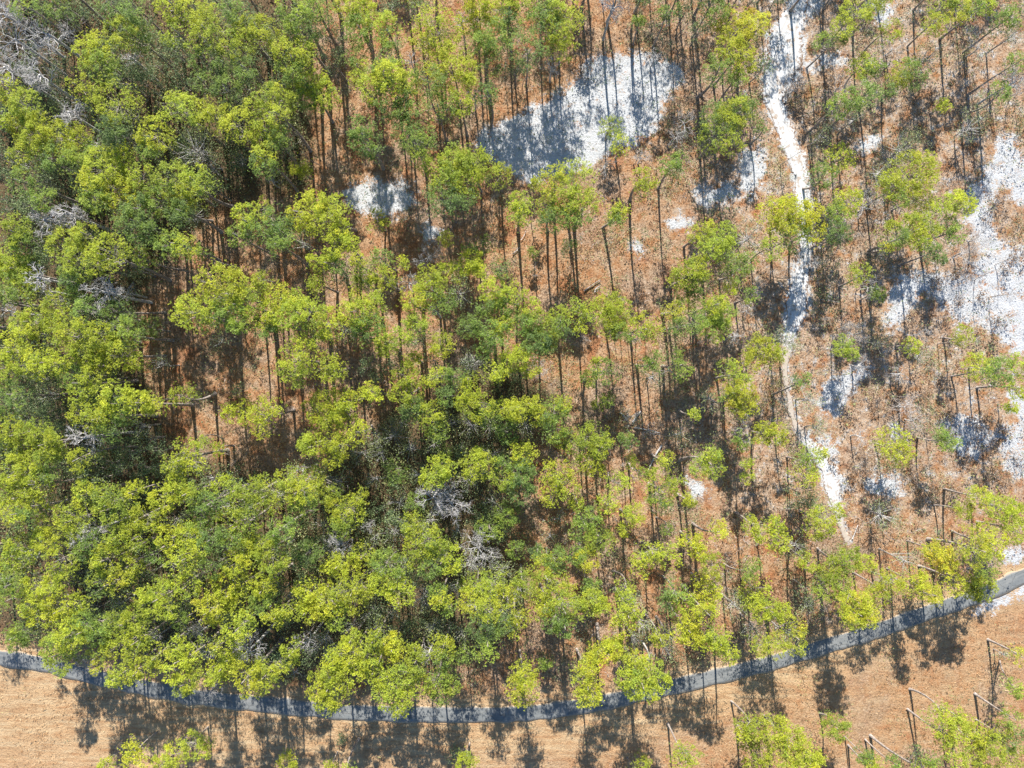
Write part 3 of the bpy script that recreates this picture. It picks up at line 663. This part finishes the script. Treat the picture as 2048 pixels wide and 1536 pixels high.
def make_label(adj, noun, px, py):
    a, b = px / 20.48, py / 15.36
    if a < 0 or b < 0 or a > 100 or b > 100:
        e = 'left' if a < 0 else 'right' if a > 100 else 'top' if b < 0 else 'bottom'
        tail = 'cut by %s edge, %s percent %s' % (e, num(b if e in ('left', 'right') else a), 'down' if e in ('left', 'right') else 'across')
        w = 'of the wood'
        cands = [tail]
        for k in range(1, 6): cands.append(tail + ' ' * 0 + (' and a bit' if k == 1 else ' (%s)' % ONES[k]))
    else:
        w = where(px, py)
        cands = ['%s percent across, %s down' % (num(a + da), num(b + db)) for da, db in ((0, 0), (.5, 0), (0, .5), (-.5, 0), (0, -.5), (.6, .6), (-.6, -.6), (.9, -.9), (-.9, .9))]
    for c in cands:
        s = '%s %s %s, %s' % (adj, noun, w, c)
        if len(re.findall(r"[A-Za-z']+", s)) > 16: s = '%s %s, %s' % (adj, noun, c)
        if s not in labels_used: break
    labels_used[s] = 1
    return s

HUE = {'g': 0.30, 'y': 0.60, 'Y': 0.73, 'G': 0.42, 'o': 0.84}
CNAME = {'g': 'mid-green', 'y': 'yellow-green', 'Y': 'bright yellow-green', 'G': 'vivid green', 'o': 'golden-green'}

# ------------------------------------------------------------------ pines
def pine_data(t, dens=1.0):
    """arrays of one pine in world coordinates: trunk tubes, branch tubes, crown verts/quads/hue/tint"""
    h = t['h']; lb = t['lobes']
    zc = 0.84 * h; dens = dens * rng.uniform(0.62, 1.12); hoff = rng.normal() * 0.045; toff = rng.uniform(0.86, 1.12); nl_ = rng.uniform(0.20, 0.28)
    cens = []; rad = []
    main = W(t['px'], t['py'], zc)
    for l in lb:
        d = math.hypot(l[0] - t['px'], l[1] - t['py']) / 11.67
        z = zc + rng.uniform(-0.6, 0.6) - 0.14 * d
        cens.append(W(l[0], l[1], z)); rad.append(l[2] / F * (H - z))
    cens = np.array(cens); rad = np.array(rad)
    if t['foot'] is not None: foot = np.array([t['foot'][0], t['foot'][1], 0.0])
    else:
        foot = np.array([main[0], main[1], 0.0]) + np.r_[rng.normal(size=2) * 0.25, 0]
    top = np.array([main[0], main[1], h * 0.93])
    bow = np.r_[rng.normal(size=2) * 0.34, 0]
    r0 = (0.075 + 0.0105 * h) * rng.uniform(0.72, 1.25)
    tr = bezier(foot, top, bow, 10)
    tr[0, 2] = -0.12
    trad = r0 * (1 - 0.78 * np.linspace(0, 1, 10)); trad[0] *= 1.25
    T = Tubes(); T.add(tr, trad, 7)
    B = Tubes()
    tc = []; tn = []; th = []; tt = []
    def trunk_at(z):
        s = np.clip(z / top[2], 0, 1); return foot * (1 - s) + top * s + bow * 4 * s * (1 - s)
    for l, c, r in zip(lb, cens, rad):
        hue = HUE[l[3]] + hoff + rng.normal() * 0.04
        r *= 1.12 if l[0] > 1150 else (1.3 if l[0] > 560 and l[1] < 400 else 1.14); nb = max(7, int(round(5 + r * r * 2.0)))
        # limb to the lobe
        st = trunk_at(max(c[2] - 0.5 - r * rng.uniform(0.2, 0.7), h * 0.5))
        B.add(bezier(st, c, (0, 0, -0.15 * r), 4), np.linspace(0.075, 0.03, 4), 4, False)
        for b in range(nb):
            # clump on the dome of the lobe
            u = math.sqrt(rng.uniform(0, 1)); a = rng.uniform(0, 2 * np.pi)
            el = rng.uniform(-0.35, 1.0)
            ps = np.array([math.cos(a) * u, math.sin(a) * u, 0.0]) * r * 0.86
            ps[2] = (math.sqrt(max(0, 1 - u * u)) * 0.8 * (0.45 + 0.55 * el) - 0.15) * r
            cc = c + ps
            cr = rng.uniform(0.36, 0.66) * (0.8 + 0.08 * r)
            ch = hue + rng.normal() * 0.07; ct = rng.uniform(0.85, 1.12)
            nt = max(8, int(27 * cr * cr / 0.36 * dens))
            q = unit(rng.normal(size=(nt, 3))); q[:, 2] = np.abs(q[:, 2]) * 0.9 - 0.25
            q *= rng.uniform(0.45, 1.0, (nt, 1)) * cr * np.array([1.1, 1.1, 0.62])
            tc.append(cc + q); tn.append(unit(q / cr + np.array([0, 0, 0.55]))); th.append(np.full(nt, ch)); tt.append(np.full(nt, ct) * rng.uniform(0.8, 1.2, nt))
            if b % 2 == 0: B.add(bezier(c + np.array([0, 0, -0.25 * r]), cc, (0, 0, -0.1), 3), np.array([0.035, 0.025, 0.012]), 3, False)
        # loose tufts between the clumps
        ne = int(16 * r * r * dens); q = unit(rng.normal(size=(ne, 3))); q[:, 2] = np.abs(q[:, 2]) * rng.uniform(-0.15, 1.0, ne)
        q = q * rng.uniform(0.55, 1.08, (ne, 1)) * r * np.array([1, 1, 0.72])
        tc.append(c + q); tn.append(unit(q + np.array([0, 0, 0.8]))); th.append(hue + rng.normal(size=ne) * 0.08); tt.append(rng.uniform(0.75, 1.15, ne))
        # lower hanging limbs of the same part of the crown
        for b in range(max(2, int(nb * 0.5))):
            a = rng.uniform(0, 2 * np.pi); u = rng.uniform(0.2, 0.9)
            cc = c + np.array([math.cos(a) * u * r * 0.8, math.sin(a) * u * r * 0.8, -rng.uniform(0.6, 0.24 * h)])
            nt = int(15 * dens); q = rng.normal(size=(nt, 3)) * np.array([0.45, 0.45, 0.2])
            tc.append(cc + q); tn.append(unit(q + np.array([0, 0, 0.5]))); th.append(np.full(nt, hue - 0.15)); tt.append(rng.uniform(0.75, 1.1, nt))
            B.add(bezier(trunk_at(max(cc[2] - 0.6, 1)), cc, (0, 0, 0.1), 3), np.array([0.05, 0.03, 0.012]), 3, False)
    tc = np.concatenate(tc); tn = np.concatenate(tn); th = np.concatenate(th); tt = np.concatenate(tt)
    K = 8; tt = tt * toff
    v, f = tufts(tc, tn, K, nl_, 0.0085 / nl_)
    return foot, T, B, v, f, np.repeat(np.clip(th, 0, 1), K * 4), np.repeat(tt, K * 4)

pines = [t for t in TREES if t['kind'] == 'pine']
def vis(t): return t['area'] * (1 if (-20 < t['px'] < 2068 and -20 < t['py'] < 1556) else 0.05 if t['foot'] is None else 1)
pines.sort(key=lambda t: -vis(t))
own, rest = pines[:300], pines[300:]
print('LOBES', len(L), 'pines', len(pines))
G_PINE = 'pines growing across the wood'
for t in own:
    foot, T, B, v, f, hu, ti = pine_data(t)
    e = empty('pine_tree', foot)
    for tb, nm, mt in ((T, 'trunk', M_BARK), (B, 'branches', M_TWIG)):
        vv, ff = tb.get(); mesh_obj(nm, vv - foot, ff, mt, e, smooth=True)
    mesh_obj('crown', v - foot, f, M_NEEDLE, e, {'hue': hu, 'tint': ti})
    cs = [l[3] for l in t['lobes']]; cn = CNAME[max(set(cs), key=cs.count)]
    sz = 'broad' if t['area'] > 3000 else 'narrow' if t['area'] < 900 else 'medium'
    if t['h'] < 9.5: sz = 'small'
    tagp(e, label=make_label(sz + ' ' + cn, 'pine', t['px'], t['py']), category='tree', group=G_PINE)

# pines past the frame, so that the wood goes on (all one object with the smallest remaining ones)
def ring_trees():
    o = []
    for k in range(170):
        a = rng.uniform(0, 1); side = k % 4
        if side == 0: px, py = rng.uniform(-420, -60), rng.uniform(-350, 1180)
        elif side == 1: px, py = rng.uniform(-420, 2400), rng.uniform(-420, -130)
        elif side == 2: px, py = rng.uniform(2110, 2400), rng.uniform(-350, 1500)
        else: px, py = rng.uniform(1300, 2400), rng.uniform(1620, 1900)
        ry_ = float(np.interp(px, rx, ry))
        if abs(py * 0.9 - ry_) < 90 or (side == 2 and rng.uniform() < 0.5): continue
        h = stand_height(px, py); r = rng.uniform(26, 38)
        o.append({'kind': 'pine', 'px': px, 'py': py, 'h': h, 'foot': None, 'area': r * r,
                  'lobes': [[px, py, r, rng.choice(list('yyg')), h], [px + rng.uniform(-25, 25), py + rng.uniform(-25, 25), r * 0.8, 'y', h]]})
    return o
vs, fs, hs, ts, n = [], [], [], [], 0
WT = Tubes()
for t in rest + ring_trees():
    inside_frame = (-60 < t['px'] < 2108 and -60 < t['py'] < 1600)
    foot, T, B, v, f, hu, ti = pine_data(t, 1.0 if inside_frame else 0.5)
    vs.append(v); fs.append(f + n); hs.append(hu); ts.append(ti); n += len(v)
    for tb in (T, B):
        vv, ff = tb.get(); WT.v.append(vv); WT.f.append(ff + WT.n); WT.n += len(vv)
pe = empty('pine_wood', (0, 0, 0))
mesh_obj('crown', np.concatenate(vs), np.concatenate(fs), M_NEEDLE, pe, {'hue': np.concatenate(hs), 'tint': np.concatenate(ts)})
WT.build('trunk', M_BARK, pe)
tagp(pe, label='smaller pine crowns filling the gaps of the wood and running past its edges', category='trees', kind='stuff')

# ------------------------------------------------------------------ dark evergreens and thin-crowned trees
def bushy(t, dens, leaf, spread, flat, hue0, woodmat, woody=1.0):
    l = t['lobes'][0]; h = t['h']; zc = h * 0.72
    c = W(l[0], l[1], zc); r = l[2] / F * (H - zc)
    foot = np.array([c[0], c[1], 0.0]) + np.r_[rng.normal(size=2) * 0.15, 0]
    T = Tubes(); B = Tubes()
    vtop = np.array([c[0], c[1], h * 0.8])
    T.add(bezier(foot + (0, 0, -0.12), vtop, np.r_[rng.normal(size=2) * 0.15, 0], 7), np.linspace(0.05 + 0.011 * h, 0.03, 7), 6)
    vert = min(r * flat, h * 0.42)
    nb = int(6 + r * r * 2.6 * dens)
    cs = []; hh = []
    for b in range(nb):
        a = rng.uniform(0, 2 * np.pi); u = math.sqrt(rng.uniform(0, 1)); w = rng.uniform(-0.9, 1)
        rr = r * math.sqrt(max(0.05, 1 - 0.8 * max(0, w) ** 2))
        cc = c + np.array([math.cos(a) * u * rr, math.sin(a) * u * rr, w * vert])
        cs.append(cc); hh.append(hue0 + rng.normal() * 0.15)
        if rng.uniform() < woody:
            s = rng.uniform(0.35, 0.9); st = foot * (1 - s) + vtop * s
            st[2] = min(st[2], cc[2])
            B.add(bezier(st, cc + rng.normal(size=3) * 0.15, (0, 0, -0.2), 4), np.linspace(0.05, 0.016, 4), 3, False)
    cs = np.array(cs)
    if len(B.v) < 9:
        for k in range(9 - len(B.v)):
            s = rng.uniform(0.4, 0.9); st = foot * (1 - s) + vtop * s
            B.add(bezier(st, cs[rng.integers(len(cs))], (0, 0, -0.2), 4), np.linspace(0.05, 0.016, 4), 3, False)
    return foot, T, B, cs, np.array(hh), r

cnt = {}
for t in TREES:
    if t['kind'] == 'evergreen':
        foot, T, B, cs, hh, r = bushy(t, 1.5, 0.1, 0.3, 0.8, 0.35, M_DARKB, 0.3)
        k = 26; v, f = leaves(cs, k, 0.13, 0.32)
        e = empty('evergreen_tree' if t['h'] > 3.5 else 'evergreen_shrub', foot)
        for tb, nm in ((T, 'trunk'), (B, 'branches')):
            if len(tb.v) == 1 or len(tb.v) > 5: vv, ff = tb.get(); mesh_obj(nm, vv - foot, ff, M_DARKB, e, smooth=True)
        mesh_obj('crown', v - foot, f, M_LEAF, e, {'hue': np.repeat(np.clip(hh, 0, 1), k * 4), 'tint': np.repeat(rng.uniform(0.75, 1.25, len(cs) * k), 4)})
        tagp(e, label=make_label('dark green broadleaf', 'tree' if t['h'] > 3.5 else 'shrub', t['px'], t['py']), category='tree' if t['h'] > 3.5 else 'shrub', group='dark evergreens under the pines')
    elif t['kind'] == 'thin':
        foot, T, B, cs, hh, r = bushy(t, 1.6, 0.1, 0.3, 0.7, 0.45, M_GREY, 0.85)
        k = 20; v, f = leaves(cs, k, 0.10, 0.36)
        e = empty('thin_crowned_tree', foot)
        for tb, nm in ((T, 'trunk'), (B, 'branches')):
            vv, ff = tb.get(); mesh_obj(nm, vv - foot, ff, M_GREY if nm == 'branches' else M_DARKB, e, smooth=True)
        mesh_obj('crown', v - foot, f, M_THIN, e, {'hue': np.repeat(np.clip(hh, 0, 1), k * 4), 'tint': np.repeat(rng.uniform(0.75, 1.25, len(cs) * k), 4)})
        tagp(e, label=make_label('thin grey-green', 'tree', t['px'], t['py']), category='tree', group='thin grey-green trees')
    elif t['kind'] == 'scrub':
        l = t['lobes'][0]; h = t['h']; c = W(l[0], l[1], h * 0.5); r = l[2] / F * H
        foot = np.array([c[0], c[1], -0.05]); B = Tubes(); cs = []
        for b in range(int(5 + 5 * r * r)):
            a = rng.uniform(0, 2 * np.pi); u = math.sqrt(rng.uniform(0, 1)) * r
            p = foot + np.array([math.cos(a) * u, math.sin(a) * u, rng.uniform(0.25, 1) * h * (1 - 0.4 * (u / r) ** 2)])
            B.add(bezier(foot + rng.normal(size=3) * (0.06, 0.06, 0), p, (0, 0, 0.1), 4), np.linspace(0.03, 0.012, 4), 3, False); cs.append(p)
        cs = np.array(cs); k = 10; v, f = leaves(cs, k, 0.13, 0.26)
        e = empty('scrub_oak', foot); vv, ff = B.get(); mesh_obj('stems', vv - foot, ff, M_DARKB, e, smooth=True)
        mesh_obj('foliage', v - foot, f, M_RUST, e, {'hue': rng.uniform(0.1, 0.9, len(v) // 4).repeat(4), 'tint': rng.uniform(0.75, 1.25, len(v) // 4).repeat(4)})
        tagp(e, label=make_label('rust-brown low', 'scrub oak', t['px'], t['py']), category='shrub', group='rusty scrub oaks')

# ------------------------------------------------------------------ bare trees
def grow(T, p, d, length, rad, depth, r_lim, c):
    n = 4; pts = [p]
    for i in range(n):
        d = unit(d + rng.normal(size=3) * 0.16 + np.array([0, 0, 0.03])); p = p + d * length / n; pts.append(p)
    pts = np.array(pts); T.add(pts, np.linspace(rad, rad * 0.6, n + 1), 5 if depth > 2 else 3, False)
    if depth == 0: return
    for k in range(3 if depth > 1 else 4):
        q = pts[rng.integers(1, n + 1)] if k else pts[-1]
        a = rng.normal(size=3); a -= a.dot(d) * d; a = unit(a)
        nd_ = unit(d * rng.uniform(0.5, 1.0) + a * rng.uniform(0.5, 0.95))
        grow(T, q, nd_, length * rng.uniform(0.6, 0.8), rad * 0.62, depth - 1, r_lim, c)
for t in TREES:
    if t['kind'] != 'bare': continue
    l = t['lobes'][0]; h = t['h']; zc = h * 0.75
    c = W(l[0], l[1], zc); r = l[2] / F * (H - zc) * 1.12
    foot = np.array([c[0], c[1], -0.08])
    T = Tubes(); B = Tubes()
    fork = np.array([c[0], c[1], max(h - r * 1.15, h * 0.35)]) + rng.normal(size=3) * 0.1
    T.add(bezier(foot, fork, np.r_[rng.normal(size=2) * 0.15, 0], 6), np.linspace(0.06 + 0.012 * h, 0.035 + 0.008 * h, 6), 7)
    nl = 8 if h > 7 else 7; dp = 4 if l[2] > 27 else 3
    for k in range(nl):
        a = k / nl * 2 * np.pi + rng.uniform(-0.4, 0.4)
        d = unit(np.array([math.cos(a), math.sin(a), rng.uniform(0.15, 0.8)]))
        grow(B, fork - (0, 0, rng.uniform(0, 0.15) * h), d, r * 0.50, 0.026 + 0.0032 * h, dp, r, c)
    e = empty('bare_tree', foot); mt = M_GREY
    vv, ff = T.get(); mesh_obj('trunk', vv - foot, ff, mt, e, smooth=True)
    vv, ff = B.get(); mesh_obj('branches', vv - foot, ff, mt, e, smooth=True)
    tagp(e, label=make_label('leafless grey', 'tree' if h > 5 else 'scrub tree', t['px'], t['py']), category='tree', group='bare grey trees')

# thin bare saplings that stand in the open scrub
SAPL = [(1875, 688), (1796, 698), (1711, 583), (1732, 598), (1664, 663), (1672, 655), (1978, 594), (1716, 1035), (1733, 1036), (1798, 842), (1852, 878),
        (1991, 900), (1705, 935), (1561, 330), (1569, 405), (1629, 650), (1667, 700), (1678, 715), (1780, 790), (1923, 560), (1990, 530), (1600, 860),
        (1254, 668), (1262, 677), (1272, 686), (1285, 668), (1065, 545), (1074, 552), (1275, 722), (1160, 670), (1214, 655), (1227, 676), (1240, 672),
        (1395, 690), (1410, 700), (545, 872), (535, 870), (548, 840), (980, 420), (1268, 330), (1010, 150), (1340, 150), (1325, 60), (1350, 75),
        (1660, 480), (1655, 470), (1870, 520), (1850, 515), (1215, 900), (1247, 925), (1263, 950), (1305, 1015), (1320, 1050), (1240, 1040), (1225, 1030),
        (470, 920), (480, 900), (725, 920), (1480, 690), (1466, 870), (1510, 880), (590, 280), (620, 300), (575, 320), (640, 330), (890, 190), (905, 240),
        (1030, 160), (1045, 170), (1060, 150), (1905, 190), (2020, 200), (2030, 210), (2015, 220), (1790, 860), (1860, 640), (1950, 560), (1765, 1060)]
for sx, sy in SAPL:
    foot = W(sx, sy); h = rng.uniform(4.0, 8.0) if rng.uniform() < 0.7 else rng.uniform(2.5, 4)
    T = Tubes(); B = Tubes()
    lean = np.r_[rng.normal(size=2) * 0.55, 0]
    tp = foot + lean + (0, 0, h); bow = np.r_[rng.normal(size=2) * 0.3, 0]
    T.add(bezier(foot - (0, 0, 0.1), tp, bow, 8), np.linspace(0.045 + 0.004 * h, 0.018, 8), 6)
    for k in range(11):
        s = rng.uniform(0.4, 1.0); p = foot * (1 - s) + tp * s + bow * 4 * s * (1 - s)
        a = rng.uniform(0, 2 * np.pi); q = p + np.array([math.cos(a), math.sin(a), 0.5]) * rng.uniform(0.5, 1.2)
        B.add(bezier(p, q, (0, 0, 0.1), 4), np.linspace(0.03, 0.012, 4), 3, False)
    e = empty('bare_sapling', foot); vv, ff = T.get(); mesh_obj('trunk', vv - foot, ff, M_BARK, e, smooth=True)
    vv, ff = B.get(); mesh_obj('branches', vv - foot, ff, M_TWIG, e, smooth=True)
    tagp(e, label=make_label('slender leafless', 'sapling', sx, sy), category='sapling', group='slender bare saplings')

# fallen logs
LOGS = [(1324, 890, 1294, 948, 0.16, 'long pale grey', M_GREY), (1641, 599, 1680, 606, 0.12, 'dark grey', M_BARK), (1168, 582, 1200, 560, 0.13, 'red-brown', M_BARK),
        (1190, 584, 1200, 572, 0.10, 'short pale', M_GREY), (1265, 845, 1282, 822, 0.17, 'pale split', M_GREY), (1240, 825, 1256, 843, 0.12, 'pale broken', M_GREY),
        (1268, 855, 1320, 866, 0.12, 'bleached', M_GREY), (1397, 185, 1410, 197, 0.13, 'short grey', M_BARK), (1705, 1078, 1716, 1050, 0.09, 'thin pale', M_GREY),
        (1026, 508, 1040, 495, 0.09, 'short pale', M_GREY), (1042, 480, 1052, 462, 0.06, 'thin pale', M_GREY), (1090, 290, 1080, 273, 0.09, 'short bleached', M_GREY)]
for x0, y0, x1, y1, r, adj, mt in LOGS:
    a, b = W(x0, y0, 0.15), W(x1, y1, 0.15); mid = (a + b) / 2
    T = Tubes(); T.add(bezier(a - mid, b - mid, np.r_[rng.normal(size=2) * 0.12, 0.03], 8), np.linspace(r, r * 0.55, 8), 8)
    for k in range(3):
        s = rng.uniform(0.3, 0.95); p = (a - mid) * (1 - s) + (b - mid) * s
        T.add(bezier(p, p + np.r_[rng.normal(size=2) * 0.5, 0.25], (0, 0, 0.05), 3), np.linspace(r * 0.35, 0.015, 3), 4, False)
    o = T.build('fallen_log', mt, None, loc=[float(v) for v in mid])
    tagp(o, label=make_label(adj + ' fallen', 'log', (x0 + x1) / 2, (y0 + y1) / 2), category='log', group='fallen logs')

# ------------------------------------------------------------------ ground cover nobody could count
def scatter(n, dens_fn, x0=-92, x1=92, y0=-70, y1=70):
    p = np.column_stack([rng.uniform(x0, x1, n), rng.uniform(y0, y1, n)])
    px, py = PXY(p[:, 0], p[:, 1])
    keep = rng.uniform(size=n) < dens_fn(px, py)
    return p[keep], px[keep], py[keep]
def grid_val(A, p):
    ix = np.clip(np.searchsorted(gx, p[:, 0]), 0, nx - 1); iy = np.clip(np.searchsorted(gy, p[:, 1]), 0, ny - 1)
    return A[iy, ix]
def patchy(px, py, s, seed):
    r = np.random.default_rng(seed); v = np.zeros(px.shape)
    for k in range(9):
        a = r.uniform(0, 2 * np.pi); fr = r.uniform(0.6, 2.2) / s
        v += np.sin((px * math.cos(a) + py * math.sin(a)) * fr + r.uniform(0, 6.28))
    return v / 3.0

def off_road(px, py):
    rd = np.abs(py - np.interp(px, rx, ry)) > 24
    tdd, tww = line_dist(TRACK, px, py)
    return rd & (tdd > tww / 2 + 2), rd
# dry grass and pine straw
p, px, py = scatter(90000, lambda a, b: np.clip(0.45 + 0.5 * patchy(a, b, 30, 3), 0.08, 1))
ok, _ = off_road(px, py); p, px, py = p[ok], px[ok], py[ok]
sv_ = grid_val(sand, p); hv = grid_val(shade_floor, p); keep = rng.uniform(size=len(p)) > np.clip(sv_ * 1.0, 0, 0.965) ; keep &= rng.uniform(size=len(p)) > hv * 0.6
p, px, py = p[keep], px[keep], py[keep]
cen = np.column_stack([p, np.full(len(p), -0.08)])
k = 4; v, f = tufts(cen, np.tile([0, 0, 1.0], (len(p), 1)), k, 0.30, 0.035, 1.0)
v[:, 2] = np.maximum(v[:, 2], -0.1)
vv_ = grid_val(verge, p); hue = np.clip(0.45 + 0.22 * patchy(px, py, 25, 5) + 0.25 * np.clip(vv_, 0, 1) + rng.normal(size=len(p)) * 0.2, 0, 1)
g = mesh_obj('dry_grass', v, f, M_STRAW, None, {'hue': np.repeat(hue, k * 4), 'tint': np.repeat(rng.uniform(0.8, 1.3, len(p) * k), 4)})
tagp(g, kind='stuff', label='dry straw-coloured grass and pine straw over the open ground', category='grass')
# dead leaves and low rusty growth
p, px, py = scatter(42000, lambda a, b: np.clip(0.30 + 0.45 * patchy(a, b, 22, 11), 0, 1) * np.clip(0.25 + (a - 900) / 500, 0.25, 1))
ok, _ = off_road(px, py); bl = py - np.interp(px, rx, ry)
ok &= (bl < -40) | (rng.uniform(size=len(p)) < 0.06)
p, px, py = p[ok], px[ok], py[ok]
sv_ = grid_val(sand, p); keep = rng.uniform(size=len(p)) > np.clip(sv_, 0, 1) * np.clip(0.88 - 0.25 * patchy(px, py, 9, 71), 0.4, 0.97)
p = p[keep]; k = 5
v, f = leaves(np.column_stack([p, rng.uniform(-0.02, 0.25, len(p))]), k, 0.11, 0.13)
v[:, 2] = np.maximum(v[:, 2], -0.11)
g = mesh_obj('fallen_leaves', v, f, M_RUST, None, {'hue': np.repeat(rng.uniform(0, 1, len(p)), k * 4), 'tint': np.repeat(rng.uniform(0.75, 1.35, len(p) * k), 4)})
tagp(g, kind='stuff', label='rust-brown fallen oak leaves strewn over litter and white sand', category='leaves')
# leafless twiggy brush, pale grey
p, px, py = scatter(20000, lambda a, b: np.clip(0.12 + 0.6 * patchy(a, b, 38, 21), 0, 1) * np.clip((a - 950) / 450, 0.15, 1) * (b < np.interp(a, rx, ry) - 50))
ok, _ = off_road(px, py); p = p[ok]; sv_ = grid_val(sand, p); p = p[rng.uniform(size=len(p)) > np.clip(sv_, 0, 0.8)]
k = 9; v, f = tufts(np.column_stack([p, np.full(len(p), 0.0)]), np.tile([0, 0, 1.0], (len(p), 1)), k, 0.85, 0.019, 0.85)
v[:, 2] = np.abs(v[:, 2])
g = mesh_obj('twiggy_brush', v, f, M_GREY)
tagp(g, kind='stuff', label='low grey leafless brush covering the right-hand scrub', category='brush')
# green undergrowth below the closed canopy
def dens_u(a, b):
    m = np.clip(0.6 + 0.5 * patchy(a, b, 30, 31), 0.1, 1)
    return m
p, px, py = scatter(85000, dens_u)
ok, _ = off_road(px, py); bl = py - np.interp(px, rx, ry); ok &= bl < -45
hv = grid_val(shade_floor, p); ok &= rng.uniform(size=len(p)) < np.clip(hv, 0.06, 0.95)
p, px, py = p[ok], px[ok], py[ok]
zz = rng.uniform(0.1, 1.0, len(p)) ** 0.7 * np.clip(2.6 + 1.2 * patchy(px, py, 50, 33) + 1.2 * ((px > 600) & (py > 780)), 0.6, 5)
k = 9; v, f = leaves(np.column_stack([p, zz]), k, 0.15, 0.32)
v[:, 2] = np.maximum(v[:, 2], -0.05)
hue = np.clip(0.42 + 0.3 * ((px > 600) & (py > 700)) + 0.3 * patchy(px, py, 25, 35) + rng.normal(size=len(p)) * 0.2, 0, 1)
g = mesh_obj('undergrowth', v, f, M_LEAF, None, {'hue': np.repeat(hue, k * 4), 'tint': np.repeat(rng.uniform(0.6, 1.3, len(p) * k), 4)})
tagp(g, kind='stuff', label='tangled green undergrowth beneath the closed pine canopy', category='undergrowth')

# low grey-green scrub filling the open woodland floor
p, px, py = scatter(90000, lambda a, b: np.clip(0.16 + 0.8 * patchy(a, b, 34, 51), 0, 1) * np.clip((a - 600) / 500, 0.3, 1))
ok, _ = off_road(px, py); bl = py - np.interp(px, rx, ry); ok &= (bl < -35) | (rng.uniform(size=len(p)) < 0.06 + 0.10 * (px > 1600))
sv_ = grid_val(sand, p); ok &= rng.uniform(size=len(p)) > np.clip(sv_, 0, 0.95)
p, px, py = p[ok], px[ok], py[ok]
k = 8; v, f = leaves(np.column_stack([p, rng.uniform(0.05, 1.3, len(p))]), k, 0.10, 0.30)
v[:, 2] = np.maximum(v[:, 2], -0.08)
g = mesh_obj('low_scrub', v, f, M_THIN, None, {'hue': np.repeat(np.clip(0.5 + 0.4 * patchy(px, py, 20, 53), 0, 1), k * 4), 'tint': np.repeat(rng.uniform(0.75, 1.3, len(p) * k), 4)})
tagp(g, kind='stuff', label='low grey-green scrub scattered between the pines and over the dry field', category='scrub')
